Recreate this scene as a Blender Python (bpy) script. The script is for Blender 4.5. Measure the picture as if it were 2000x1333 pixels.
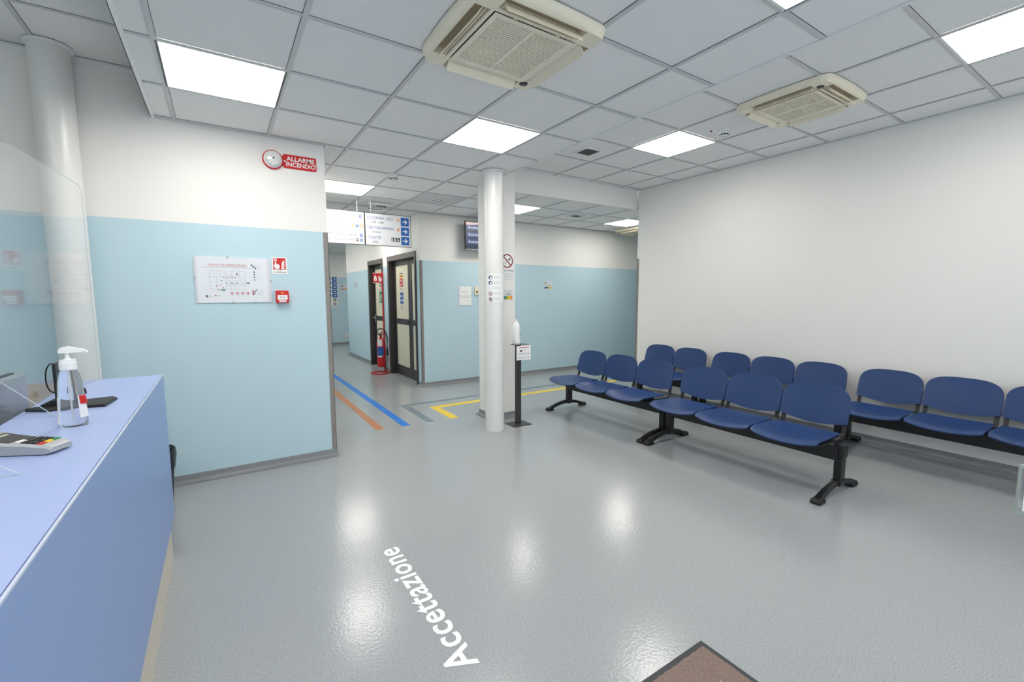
import bpy, math, random
from mathutils import Vector, Matrix
random.seed(7)
PI = math.pi
for o in list(bpy.data.objects):
    bpy.data.objects.remove(o)
SC = bpy.context.scene
COL = SC.collection

# ------------------------------------------------------------------ camera
CAM_H = 1.4409
cd = bpy.data.cameras.new('camera')
cam = bpy.data.objects.new('camera', cd)
COL.objects.link(cam)
cd.sensor_width = 36.0
cd.lens = 872.72 / 2000.0 * 36.0
cd.clip_start = 0.02
R_ = Vector((0.8376391, -0.54621925, -0.00229756))
U_ = Vector((0.05725331, 0.08361455, 0.99485208))
F_ = Vector((0.54321525, 0.83345854, -0.10131167))
m = Matrix((R_, U_, -F_)).transposed().to_4x4()
m.translation = Vector((0, 0, CAM_H))
cam.matrix_world = m
SC.camera = cam

# ------------------------------------------------------------------ world (overcast daylight outside the entrance glazing) and exposure
w = bpy.data.worlds.new('world')
SC.world = w
w.use_nodes = True
bg = w.node_tree.nodes['Background']
bg.inputs[0].default_value = (0.80, 0.90, 1.0, 1)
bg.inputs[1].default_value = 2.2
SC.view_settings.view_transform = 'Standard'
SC.view_settings.look = 'None'
SC.view_settings.exposure = 0.0
SC.view_settings.gamma = 1.0
SC.view_settings.use_curve_mapping = False
LAMP = 17.8          # radiance of the LED ceiling panels

# ------------------------------------------------------------------ materials
def lin(c):
    c = c / 255.0
    return c / 12.92 if c <= 0.04045 else ((c + 0.055) / 1.055) ** 2.4
def srgb(*c):
    return tuple(lin(x) for x in c) + (1.0,)
MATS = {}
def mat(name, rgb, rough=0.5, metal=0.0, spec=0.5, noise=0.0, nscale=40.0, bump=0.0, bscale=200.0, coat=0.0):
    if name in MATS:
        return MATS[name]
    m = bpy.data.materials.new(name)
    m.use_nodes = True
    nt = m.node_tree
    b = nt.nodes['Principled BSDF']
    col = srgb(*rgb)
    b.inputs['Base Color'].default_value = col
    b.inputs['Roughness'].default_value = rough
    b.inputs['Metallic'].default_value = metal
    b.inputs['Specular IOR Level'].default_value = spec
    b.inputs['Coat Weight'].default_value = coat
    tc = nt.nodes.new('ShaderNodeNewGeometry')
    if noise > 0:
        n = nt.nodes.new('ShaderNodeTexNoise')
        n.inputs['Scale'].default_value = nscale
        n.inputs['Detail'].default_value = 3
        nt.links.new(tc.outputs['Position'], n.inputs['Vector'])
        mp = nt.nodes.new('ShaderNodeMapRange')
        mp.inputs['From Min'].default_value = 0.3
        mp.inputs['From Max'].default_value = 0.7
        mp.inputs['To Min'].default_value = 1 - noise
        mp.inputs['To Max'].default_value = 1 + noise
        nt.links.new(n.outputs['Fac'], mp.inputs['Value'])
        mx = nt.nodes.new('ShaderNodeVectorMath')
        mx.operation = 'SCALE'
        mx.inputs[0].default_value = col[:3]
        nt.links.new(mp.outputs[0], mx.inputs['Scale'])
        nt.links.new(mx.outputs[0], b.inputs['Base Color'])
    if bump > 0:
        n2 = nt.nodes.new('ShaderNodeTexNoise')
        n2.inputs['Scale'].default_value = bscale
        n2.inputs['Detail'].default_value = 2
        nt.links.new(tc.outputs['Position'], n2.inputs['Vector'])
        bp = nt.nodes.new('ShaderNodeBump')
        bp.inputs['Strength'].default_value = bump
        bp.inputs['Distance'].default_value = 0.002
        nt.links.new(n2.outputs['Fac'], bp.inputs['Height'])
        nt.links.new(bp.outputs[0], b.inputs['Normal'])
    MATS[name] = m
    return m

def emis(name, rgb, strength):
    m = bpy.data.materials.new(name)
    m.use_nodes = True
    nt = m.node_tree
    b = nt.nodes['Principled BSDF']
    b.inputs['Base Color'].default_value = (0.8, 0.8, 0.8, 1) if strength > 2 else (0.02, 0.02, 0.02, 1)
    b.inputs['Roughness'].default_value = 0.35
    b.inputs['Emission Color'].default_value = srgb(*rgb)
    b.inputs['Emission Strength'].default_value = strength
    MATS[name] = m
    return m

def clear(name, tint=(1, 1, 1), ior=1.5):
    m = bpy.data.materials.new(name)
    m.use_nodes = True
    nt = m.node_tree
    nt.nodes.clear()
    out = nt.nodes.new('ShaderNodeOutputMaterial')
    mix = nt.nodes.new('ShaderNodeMixShader')
    # thin clear sheet: Schlick reflectance from the viewing angle, the same on both faces
    lw = nt.nodes.new('ShaderNodeLayerWeight')
    lw.inputs['Blend'].default_value = 0.5
    pw = nt.nodes.new('ShaderNodeMath')
    pw.operation = 'POWER'
    pw.inputs[1].default_value = 5.0
    nt.links.new(lw.outputs['Facing'], pw.inputs[0])
    f0 = ((ior - 1) / (ior + 1)) ** 2
    fr = nt.nodes.new('ShaderNodeMath')
    fr.operation = 'MULTIPLY_ADD'
    fr.inputs[1].default_value = 1 - f0
    fr.inputs[2].default_value = f0
    nt.links.new(pw.outputs[0], fr.inputs[0])
    tr = nt.nodes.new('ShaderNodeBsdfTransparent')
    tr.inputs[0].default_value = (*tint, 1)
    gl = nt.nodes.new('ShaderNodeBsdfGlossy')
    gl.inputs['Roughness'].default_value = 0.0
    nt.links.new(fr.outputs[0], mix.inputs[0])
    nt.links.new(tr.outputs[0], mix.inputs[1])
    nt.links.new(gl.outputs[0], mix.inputs[2])
    nt.links.new(mix.outputs[0], out.inputs[0])
    MATS[name] = m
    return m

def wall_paint(name, white, blue, zline):
    """two real coats of paint: a coloured dado below zline, white above"""
    m = mat(name, white, rough=0.55, spec=0.35, bump=0.05, bscale=350)
    nt = m.node_tree
    b = nt.nodes['Principled BSDF']
    g = nt.nodes.new('ShaderNodeNewGeometry')
    s = nt.nodes.new('ShaderNodeSeparateXYZ')
    nt.links.new(g.outputs['Position'], s.inputs[0])
    c = nt.nodes.new('ShaderNodeMath')
    c.operation = 'LESS_THAN'
    c.inputs[1].default_value = zline
    nt.links.new(s.outputs['Z'], c.inputs[0])
    mx = nt.nodes.new('ShaderNodeMix')
    mx.data_type = 'RGBA'
    mx.inputs[6].default_value = srgb(*white)
    mx.inputs[7].default_value = srgb(*blue)
    nt.links.new(c.outputs[0], mx.inputs[0])
    nt.links.new(mx.outputs[2], b.inputs['Base Color'])
    return m

def vinyl(name, base, rough, bump):
    """speckled vinyl flooring"""
    m = bpy.data.materials.new(name)
    m.use_nodes = True
    nt = m.node_tree
    b = nt.nodes['Principled BSDF']
    g = nt.nodes.new('ShaderNodeNewGeometry')
    col = srgb(*base)
    n1 = nt.nodes.new('ShaderNodeTexNoise')
    n1.inputs['Scale'].default_value = 240
    n1.inputs['Detail'].default_value = 2
    n2 = nt.nodes.new('ShaderNodeTexNoise')
    n2.inputs['Scale'].default_value = 520
    n2.inputs['Detail'].default_value = 1
    for n in (n1, n2):
        nt.links.new(g.outputs['Position'], n.inputs['Vector'])
    r1 = nt.nodes.new('ShaderNodeValToRGB')
    e = r1.color_ramp.elements
    e[0].position = 0.30
    e[0].color = tuple(x * 0.45 for x in col[:3]) + (1,)
    e[1].position = 0.44
    e[1].color = col
    e2 = e.new(0.60)
    e2.color = col
    e3 = e.new(0.74)
    e3.color = tuple(min(1, x * 1.5) for x in col[:3]) + (1,)
    nt.links.new(n1.outputs['Fac'], r1.inputs[0])
    mp = nt.nodes.new('ShaderNodeMapRange')
    mp.inputs['From Min'].default_value = 0.3
    mp.inputs['From Max'].default_value = 0.7
    mp.inputs['To Min'].default_value = 0.84
    mp.inputs['To Max'].default_value = 1.16
    nt.links.new(n2.outputs['Fac'], mp.inputs[0])
    vm = nt.nodes.new('ShaderNodeVectorMath')
    vm.operation = 'SCALE'
    nt.links.new(r1.outputs[0], vm.inputs[0])
    nt.links.new(mp.outputs[0], vm.inputs['Scale'])
    nt.links.new(vm.outputs[0], b.inputs['Base Color'])
    b.inputs['Roughness'].default_value = rough
    n4 = nt.nodes.new('ShaderNodeTexNoise')
    n4.inputs['Scale'].default_value = 75
    n4.inputs['Detail'].default_value = 1
    nt.links.new(g.outputs['Position'], n4.inputs['Vector'])
    bp = nt.nodes.new('ShaderNodeBump')
    bp.inputs['Strength'].default_value = bump
    bp.inputs['Distance'].default_value = 0.002
    nt.links.new(n4.outputs['Fac'], bp.inputs['Height'])
    nt.links.new(bp.outputs[0], b.inputs['Normal'])
    MATS[name] = m
    return m

WHITE = (238, 236, 232)
BLUE = (190, 215, 225)
M_PAINT2 = wall_paint('paint_white_over_blue', WHITE, BLUE, 1.987)
M_WHITE = mat('paint_white', WHITE, 0.55, spec=0.35, bump=0.05, bscale=350)
M_COLUMN = mat('column_gloss_white', (228, 227, 224), 0.28, noise=0.02)
M_FLOOR = vinyl('vinyl_floor', (163, 166, 168), 0.18, 0.30)
M_SKIRT = vinyl('vinyl_skirting', (128, 130, 133), 0.4, 0.05)
M_TILE = mat('mineral_tile', (241, 240, 239), 0.9, spec=0.2, noise=0.05, nscale=260, bump=0.25, bscale=420)
M_GAPSHADE = mat('plenum_dark', (105, 105, 105), 0.9, noise=0.05)  # dark tone standing in for the shade in the tile gaps
M_TBAR = mat('grid_steel', (206, 206, 207), 0.45, spec=0.4, noise=0.02)
M_GUARD = mat('grey_guard', (138, 131, 126), 0.45, noise=0.03)
M_DARKMET = mat('door_frame_dark', (58, 54, 54), 0.4, noise=0.05, nscale=15)
M_DOORTOP = mat('door_frame_taupe', (92, 86, 82), 0.45, noise=0.04, nscale=15)
M_CREAM = mat('door_cream', (222, 215, 192), 0.5, noise=0.02)
M_LED = emis('led_diffuser', (255, 251, 243), LAMP)
M_LAMPFRAME = mat('lamp_frame', (236, 236, 236), 0.4, noise=0.01)
M_AC = mat('aged_cream_plastic', (242, 233, 210), 0.45, noise=0.03, nscale=8)
M_ACTAN = mat('ac_recess_tan', (205, 190, 160), 0.6, noise=0.03)
M_ACDARK = mat('duct_dark', (52, 48, 42), 0.7, noise=0.05)
M_ACGREY = mat('ac_slot_shadow', (120, 112, 98), 0.7, noise=0.03)
M_BENCH = mat('bench_blue_plastic', (31, 61, 112), 0.42, noise=0.06, nscale=300, bump=0.12, bscale=600)
M_BLACKMET = mat('bench_black_steel', (22, 22, 24), 0.38, noise=0.05, bump=0.05)
M_BLACKPL = mat('black_plastic', (24, 24, 25), 0.5, noise=0.05)
M_CHARCOAL = mat('charcoal_metal', (70, 70, 68), 0.4, metal=0.4, noise=0.05)
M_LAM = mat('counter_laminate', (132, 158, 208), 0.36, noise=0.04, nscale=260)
M_LAMLIT = mat('counter_top_laminate', (166, 182, 228), 0.33, noise=0.03, nscale=260)  # counter laminate, slightly paler, with ceiling reflection put into its colour
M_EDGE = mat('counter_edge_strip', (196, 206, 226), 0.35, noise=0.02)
M_KICK = mat('kick_board', (206, 198, 184), 0.5, noise=0.03)
M_TAN = mat('cabinet_tan', (205, 184, 150), 0.5, noise=0.05, nscale=12)
M_PAPER = mat('paper_white', (240, 239, 238), 0.6, noise=0.01)
M_PAPER2 = mat('paper_grey', (218, 219, 222), 0.5, noise=0.01)
M_RED = mat('safety_red', (205, 26, 28), 0.4, noise=0.03)
M_DRED = mat('print_dark_red', (140, 28, 48), 0.6, noise=0.02)
M_PINK = mat('print_red_soft', (196, 70, 86), 0.6, noise=0.02)
M_BLK = mat('print_black', (35, 35, 38), 0.6, noise=0.02)
M_GRY = mat('print_grey', (150, 152, 158), 0.6, noise=0.02)
M_LGRY = mat('print_light_grey', (196, 198, 202), 0.6, noise=0.02)
M_NAVY = mat('print_navy', (58, 78, 140), 0.6, noise=0.02)
M_DNAVY = mat('print_dark_navy', (46, 44, 104), 0.6, noise=0.02)
M_SBLUE = mat('print_sign_blue', (30, 92, 168), 0.5, noise=0.02)
M_ORANGE = mat('print_orange', (232, 142, 56), 0.5, noise=0.02)
M_YEL = mat('print_yellow', (246, 200, 40), 0.5, noise=0.02)
M_GREEN = mat('print_green', (30, 136, 84), 0.5, noise=0.02)
M_BRN = mat('print_brown', (110, 84, 64), 0.5, noise=0.02)
M_WPL = mat('white_plastic', (242, 242, 242), 0.35, noise=0.01)
M_SILVER = mat('silver_plastic', (168, 171, 174), 0.38, noise=0.03)
M_GREYPL = mat('grey_plastic', (150, 156, 164), 0.45, noise=0.03)
M_T_OR = mat('tape_orange', (186, 124, 80), 0.32, noise=0.06, nscale=20)
M_T_BL = mat('tape_blue', (32, 122, 214), 0.32, noise=0.06, nscale=20)
M_T_GR = mat('tape_grey', (116, 130, 138), 0.32, noise=0.06, nscale=20)
M_T_YE = mat('tape_yellow', (238, 202, 34), 0.32, noise=0.05, nscale=20)
M_T_WH = mat('floor_letter_white', (244, 246, 250), 0.4, noise=0.02)
M_RUBBER = mat('mat_rubber', (62, 64, 68), 0.7, noise=0.05)
M_PILE = mat('mat_pile', (136, 118, 110), 0.95, spec=0.1, noise=0.35, nscale=330, bump=0.9, bscale=420)
M_ACRYL = clear('acrylic', (0.985, 0.992, 0.992))
M_GLASS = clear('window_glass', (0.96, 0.98, 0.98))
M_ACEDGE = mat('acrylic_edge', (205, 220, 224), 0.2, noise=0.01)
M_DOME = mat('clear_dome', (216, 216, 214), 0.15, noise=0.1, nscale=90, coat=0.5)
M_SCREEN = emis('screen_blue', (38, 74, 132), 0.8)
M_SCREENB = emis('screen_navy', (24, 44, 84), 0.7)
M_SCREENP = emis('screen_pink', (232, 206, 204), 0.8)
M_SCREENW = emis('screen_white', (236, 242, 250), 0.9)
M_LCD = mat('lcd_grey', (176, 180, 158), 0.3, noise=0.02)
M_BAG = mat('bin_bag', (20, 20, 22), 0.3, noise=0.1, bump=0.5, bscale=40)
M_BOTTLE = bpy.data.materials.new('clear_bottle')
M_BOTTLE.use_nodes = True
_b = M_BOTTLE.node_tree.nodes['Principled BSDF']
_b.inputs['Base Color'].default_value = (0.93, 0.96, 1.0, 1)
_b.inputs['Transmission Weight'].default_value = 0.92
_b.inputs['Roughness'].default_value = 0.05
_b.inputs['IOR'].default_value = 1.28

# ------------------------------------------------------------------ mesh helpers
class G:
    def __init__(s):
        s.v = []
        s.f = []
    def add(s, vs, fs):
        o = len(s.v)
        s.v += [tuple(v) for v in vs]
        s.f += [tuple(i + o for i in f) for f in fs]
        return s
    def box(s, x0, x1, y0, y1, z0, z1):
        return s.add([(x0, y0, z0), (x1, y0, z0), (x1, y1, z0), (x0, y1, z0), (x0, y0, z1), (x1, y0, z1), (x1, y1, z1), (x0, y1, z1)],
                     [(0, 3, 2, 1), (4, 5, 6, 7), (0, 1, 5, 4), (1, 2, 6, 5), (2, 3, 7, 6), (3, 0, 4, 7)])
    def hexa(s, b, t):
        return s.add(list(b) + list(t), [(0, 3, 2, 1), (4, 5, 6, 7), (0, 1, 5, 4), (1, 2, 6, 5), (2, 3, 7, 6), (3, 0, 4, 7)])
    def loft(s, loops, cap0=True, cap1=True, closed=True):
        n = len(loops[0])
        vs = [p for l in loops for p in l]
        fs = []
        for k in range(len(loops) - 1):
            for i in range(n if closed else n - 1):
                j = (i + 1) % n
                fs.append((k * n + i, k * n + j, (k + 1) * n + j, (k + 1) * n + i))
        if cap0:
            fs.append(tuple(range(n))[::-1])
        if cap1:
            fs.append(tuple((len(loops) - 1) * n + i for i in range(n)))
        return s.add(vs, fs)
    def tube(s, pts, r, n=10, cap=True):
        pts = [Vector(p) for p in pts]
        rs = r if isinstance(r, (list, tuple)) else [r] * len(pts)
        loops = []
        up = None
        for i, p in enumerate(pts):
            t = (pts[min(i + 1, len(pts) - 1)] - pts[max(i - 1, 0)]).normalized()
            if up is None:
                up = Vector((0, 0, 1)) if abs(t.z) < 0.9 else Vector((1, 0, 0))
            a = t.cross(up).normalized()
            b = a.cross(t).normalized()
            up = b
            loops.append([p + a * (rs[i] * math.cos(2 * PI * k / n)) + b * (rs[i] * math.sin(2 * PI * k / n)) for k in range(n)])
        return s.loft(loops, cap, cap)
    def curve(s, pts, r, n=10, sub=6):
        """tube along a Catmull-Rom curve through pts"""
        P = [Vector(p) for p in pts]
        P = [P[0] * 2 - P[1]] + P + [P[-1] * 2 - P[-2]]
        out = []
        for i in range(1, len(P) - 2):
            a, b, c, d = P[i - 1:i + 3]
            for k in range(sub):
                t = k / sub
                out.append(0.5 * ((2 * b) + (c - a) * t + (2 * a - 5 * b + 4 * c - d) * t * t + (3 * b - a - 3 * c + d) * t ** 3))
        out.append(P[-2])
        return s.tube(out, r, n)
    def lathe(s, prof, n=32, c=(0, 0), sx=1.0, sy=1.0):
        loops = [[(c[0] + sx * r * math.cos(2 * PI * k / n), c[1] + sy * r * math.sin(2 * PI * k / n), z) for k in range(n)] for r, z in prof]
        return s.loft(loops, True, True)
    def prism(s, poly, z0, z1):
        return s.loft([[(x, y, z0) for x, y in poly], [(x, y, z1) for x, y in poly]])
    def prism_map(s, poly, fn0, fn1):
        return s.loft([[fn0(*p) for p in poly], [fn1(*p) for p in poly]])
    def sheet(s, fn, nu, nv, th):
        """closed thin shell: fn(u,v)->(point), thickness th along -normal"""
        P = [[Vector(fn(i / nu, j / nv)) for i in range(nu + 1)] for j in range(nv + 1)]
        N = [[None] * (nu + 1) for _ in range(nv + 1)]
        for j in range(nv + 1):
            for i in range(nu + 1):
                du = P[j][min(i + 1, nu)] - P[j][max(i - 1, 0)]
                dv = P[min(j + 1, nv)][i] - P[max(j - 1, 0)][i]
                nn = du.cross(dv)
                N[j][i] = nn.normalized() if nn.length > 1e-12 else Vector((0, 0, 1))
        w = nu + 1
        vs = [P[j][i] for j in range(nv + 1) for i in range(w)] + [P[j][i] - N[j][i] * th for j in range(nv + 1) for i in range(w)]
        o = w * (nv + 1)
        fs = []
        for j in range(nv):
            for i in range(nu):
                a, b, c, d = j * w + i, j * w + i + 1, (j + 1) * w + i + 1, (j + 1) * w + i
                fs += [(a, b, c, d), (o + d, o + c, o + b, o + a)]
        for i in range(nu):
            fs += [(i, o + i, o + i + 1, i + 1), (nv * w + i, nv * w + i + 1, o + nv * w + i + 1, o + nv * w + i)]
        for j in range(nv):
            fs += [(j * w, (j + 1) * w, o + (j + 1) * w, o + j * w), (j * w + nu, o + j * w + nu, o + (j + 1) * w + nu, (j + 1) * w + nu)]
        return s.add(vs, fs)
    def mesh(s, name, material, smooth=None):
        me = bpy.data.meshes.new(name)
        me.from_pydata(s.v, [], s.f)
        import bmesh
        bm = bmesh.new()
        bm.from_mesh(me)
        bmesh.ops.recalc_face_normals(bm, faces=bm.faces)
        bm.to_mesh(me)
        bm.free()
        if smooth is not None:
            for p in me.polygons:
                p.use_smooth = True
            me.set_sharp_from_angle(angle=math.radians(smooth))
        me.materials.append(material)
        return me
    def build(s, name, material, parent=None, smooth=None, bevel=None, loc=None, rotz=0.0, segs=2):
        o = bpy.data.objects.new(name, s.mesh(name, material, smooth))
        COL.objects.link(o)
        if parent is not None:
            o.parent = parent
        if loc is not None:
            o.location = loc
        if rotz:
            o.rotation_euler = (0, 0, rotz)
        if bevel:
            md = o.modifiers.new('bevel', 'BEVEL')
            md.width = bevel
            md.segments = segs
            md.limit_method = 'ANGLE'
            md.angle_limit = math.radians(40)
        return o

def inst(name, me, parent, loc=(0, 0, 0), rot=(0, 0, 0)):
    o = bpy.data.objects.new(name, me)
    COL.objects.link(o)
    o.parent = parent
    o.location = loc
    o.rotation_euler = rot
    return o
def tag(o, label=None, cat=None, group=None, kind=None):
    if label:
        o['label'] = label
    if cat:
        o['category'] = cat
    if group:
        o['group'] = group
    if kind:
        o['kind'] = kind
    return o
def thing(name, label, cat, loc=(0, 0, 0), rotz=0.0, group=None):
    o = bpy.data.objects.new(name, None)
    COL.objects.link(o)
    o.empty_display_size = 0.05
    o.location = loc
    o.rotation_euler = (0, 0, rotz)
    return tag(o, label, cat, group)
def struct(o, label=None):
    return tag(o, label, kind='structure')
def copy_tree(o, parent=None):
    c = o.copy()
    COL.objects.link(c)
    c.parent = parent
    for ch in list(o.children):
        copy_tree(ch, c)
    return c

def text_polys(body, bold=0.0, space=1.0):
    cu = bpy.data.curves.new('t', 'FONT')
    cu.body = body
    cu.size = 1.0
    cu.offset = bold
    cu.space_character = space
    cu.resolution_u = 3
    cu.fill_mode = 'FRONT'
    ob = bpy.data.objects.new('t', cu)
    me = bpy.data.meshes.new_from_object(ob)
    vs = [(v.co.x, v.co.y) for v in me.vertices]
    fs = [tuple(p.vertices) for p in me.polygons]
    bpy.data.objects.remove(ob)
    bpy.data.curves.remove(cu)
    bpy.data.meshes.remove(me)
    return vs, fs

class Print:
    """flat print on a surface: shapes in (u,v), collected per colour; fn maps (u,v,d) to space"""
    def __init__(s, fn):
        s.fn = fn
        s.g = {}
        s.lift = 0.0006
        s.own = []
        s.cur = None
        s.tiny = 0.03
    def _g(s, m):
        if s.cur is not None:
            return s.cur
        g = G()
        s.g.setdefault(m.name, (m, []))[1].append(g)
        return g
    def poly(s, m, pts, d=1):
        s._g(m).add([s.fn(u, v, d * s.lift) for u, v in pts], [tuple(range(len(pts)))])
    def rect(s, m, u0, u1, v0, v1, d=1, own=None):
        pts = [(u0, v0), (u1, v0), (u1, v1), (u0, v1)]
        if own:          # a field large enough to be a part of its own
            s.own.append((own, m, G().add([s.fn(u, v, d * s.lift) for u, v in pts], [(0, 1, 2, 3)])))
        else:
            s.poly(m, pts, d)
    def circ(s, m, u, v, r, d=1, n=24):
        s.poly(m, [(u + r * math.cos(2 * PI * k / n), v + r * math.sin(2 * PI * k / n)) for k in range(n)], d)
    def ring(s, m, u, v, r0, r1, d=1, n=32):
        g = s._g(m)
        vs = []
        for k in range(n):
            a = 2 * PI * k / n
            vs += [s.fn(u + r0 * math.cos(a), v + r0 * math.sin(a), d * s.lift), s.fn(u + r1 * math.cos(a), v + r1 * math.sin(a), d * s.lift)]
        g.add(vs, [(2 * k, 2 * k + 1, (2 * k + 3) % (2 * n), (2 * k + 2) % (2 * n)) for k in range(n)])
    def line(s, m, u0, v0, u1, v1, w, d=1):
        L = math.hypot(u1 - u0, v1 - v0) or 1
        a, b = -(v1 - v0) / L * w / 2, (u1 - u0) / L * w / 2
        s.poly(m, [(u0 - a, v0 - b), (u1 - a, v1 - b), (u1 + a, v1 + b), (u0 + a, v0 + b)], d)
    def text(s, m, body, u0, v0, wd, ht, d=1, bold=0.0, space=1.0):
        vs, fs = text_polys(body, bold, space)
        if not vs:
            return
        x0 = min(v[0] for v in vs)
        x1 = max(v[0] for v in vs)
        y0 = min(v[1] for v in vs)
        y1 = max(v[1] for v in vs)
        s._g(m).add([s.fn(u0 + (x - x0) / (x1 - x0) * wd, v0 + (y - y0) / (y1 - y0) * ht, d * s.lift) for x, y in vs], fs)
    def fake(s, m, u0, u1, v, h, d=1, seed=0):
        """a row of tiny word-like bars: print too small to read"""
        rr = random.Random(seed + int(v * 9973) + int(u0 * 7919))
        u = u0
        s.cur = s._g(m)
        while u < u1 - h:
            wd = min(u1 - u, h * rr.uniform(1.5, 4.5))
            s.rect(m, u, u + wd, v, v + h, d)
            u += wd + h * 0.7
        s.cur = None
    def arrow(s, m, u, v, r, d=2):
        s.cur = s._g(m)
        s.line(m, u - r, v, u + r * 0.8, v, r * 0.32, d)
        s.line(m, u - r * 0.05, v + r * 0.85, u + r * 0.95, v - r * 0.08, r * 0.32, d + 0.1)
        s.line(m, u - r * 0.05, v - r * 0.85, u + r * 0.95, v + r * 0.08, r * 0.32, d + 0.2)
        s.cur = None
    def finish(s, parent, name='print'):
        for nm, m, g in s.own:
            g.build(nm, m, parent)
        for m, gs in s.g.values():
            box = []
            for g in gs:
                box.append([[min(v[k] for v in g.v) for k in range(3)], [max(v[k] for v in g.v) for k in range(3)]])
            par = list(range(len(gs)))
            def find(a):
                while par[a] != a:
                    a = par[a]
                return a
            def size(b):
                return math.dist(b[0], b[1])
            for i in range(len(gs)):
                for j in range(i):
                    gap = math.sqrt(sum(max(0.0, box[i][0][k] - box[j][1][k], box[j][0][k] - box[i][1][k]) ** 2 for k in range(3)))
                    if gap < 0.05 * max(size(box[i]), size(box[j])):
                        par[find(i)] = find(j)
            cl = {}
            for i in range(len(gs)):
                cl.setdefault(find(i), []).append(i)
            tiny = G()
            for ids in cl.values():
                g = G()
                for i in ids:
                    g.add(gs[i].v, gs[i].f)
                if len(cl) > 1 and max(max(v[k] for v in g.v) - min(v[k] for v in g.v) for k in range(3)) < s.tiny:
                    tiny.add(g.v, g.f)
                else:
                    g.build(name, m, parent)
            if tiny.v:       # marks too small to pick apart
                tag(tiny.build('small_print', m, parent), kind='stuff')
def face_y(u, v, d):      # print on a surface that faces -Y
    return (u, -d, v)
def face_x(u, v, d):      # print on a surface that faces -X
    return (-d, -u, v)

# ------------------------------------------------------------------ key dimensions (metres)
HC, HR, HL = 2.705, 2.9765, 3.0      # ceiling heights: middle, right, left
YW = 4.17                            # left wall face
XL = 0.815                           # its free end
XR = 5.278                           # right wall face
YRE = 4.655                          # right wall free end
YF, XD = 6.622, 2.626                # far wall face, corridor wall face
YE = 13.9                            # corridor end wall
GX, GY = -0.1998, 2.3293             # middle ceiling grid
RX, RY = 3.1004, 2.7947              # right ceiling grid
SEAM = 2.60
XB = -0.335                          # left border of the middle ceiling
T = 0.6

# ------------------------------------------------------------------ floor, walls
struct(G().box(-3.0, 9.2, -2.2, 14.2, -0.1, 0.0).build('floor', M_FLOOR), 'grey speckled glossy vinyl floor')
struct(G().box(-3.0, XL, YW, YW + 0.15, 0, 3.1).build('wall_left', M_PAINT2), 'wall painted pale blue below and white above')
struct(G().box(XL - 0.15, XL, YW + 0.15, YE, 0, 3.1).build('wall_corridor_left', M_PAINT2))
struct(G().box(XD, 9.2, YF, YF + 0.15, 0, 3.1).build('wall_far', M_PAINT2), 'far wall with pale blue dado')
D2 = (6.83, 8.115)       # door openings in Y
D1 = (8.545, 9.395)
DH = 2.07
g = G()
g.box(XD, XD + 0.15, YF + 0.15, D2[0], 0, 3.1)
g.box(XD, XD + 0.15, D2[1], D1[0], 0, 3.1)
g.box(XD, XD + 0.15, D1[1], 11.38, 0, 3.1)
g.box(XD, XD + 0.15, D2[0], D2[1], DH, 3.1)
g.box(XD, XD + 0.15, D1[0], D1[1], DH, 3.1)
struct(g.build('wall_corridor_right', M_PAINT2), 'corridor wall with two doors')
struct(G().box(XL - 0.15, 7.0, YE, YE + 0.15, 0, 3.1).build('wall_end', M_PAINT2))
struct(G().box(XR, XR + 0.15, -2.2, YRE, 0, 3.1).build('wall_right', M_WHITE), 'plain white right wall')
struct(G().box(XR + 0.15, 9.2, YRE - 0.15, YRE, 0, 3.1).build('wall_passage', M_PAINT2))
struct(G().box(9.05, 9.2, YRE, YF, 0, 3.1).build('wall_passage_end', M_PAINT2))
struct(G().box(XD + 0.15, 7.0, 11.23, 11.38, 0, 3.1).build('wall_corridor_corner', M_PAINT2))
struct(G().box(6.85, 7.0, 11.38, YE, 0, 3.1).build('wall_corridor_side', M_PAINT2))
struct(G().box(-3.0, -2.85, -2.2, YW, 0, 3.1).build('wall_reception', M_PAINT2))
# entrance wall behind the camera with glazing
WX0, WX1, WZ1 = -1.6, 4.6, 2.45
g = G()
g.box(-3.0, WX0, -2.2, -2.05, 0, 3.1)
g.box(WX1, XR, -2.2, -2.05, 0, 3.1)
g.box(WX0, WX1, -2.2, -2.05, WZ1, 3.1)
struct(g.build('wall_back', M_WHITE))
wn = struct(thing('window_1', 'wide glazed entrance front', None))
g = G()
for k in range(6):
    x = WX0 + (WX1 - WX0) * k / 5
    g.box(x - 0.03, x + 0.03, -2.16, -2.09, 0, WZ1)
g.box(WX0, WX1, -2.16, -2.09, 0, 0.08)
g.box(WX0, WX1, -2.16, -2.09, WZ1 - 0.06, WZ1)
g.build('window_frame', M_CHARCOAL, wn)
for k in range(5):
    x = WX0 + (WX1 - WX0) * k / 5
    G().box(x + 0.03, x + 0.03 + (WX1 - WX0) / 5 - 0.06, -2.128, -2.122, 0.08, WZ1 - 0.06).build('pane', M_GLASS, wn)
# pillar, bulkhead beam
struct(G().box(2.585, 2.90, 4.38, 4.69, 0, 2.99).build('wall_pillar', M_WHITE, bevel=0.004), 'square white pillar behind the round column')
struct(G().box(2.90, XR, 4.69, 4.728, HC, 3.1).build('wall_bulkhead', M_WHITE), 'white bulkhead between pillar and right wall')

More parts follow.
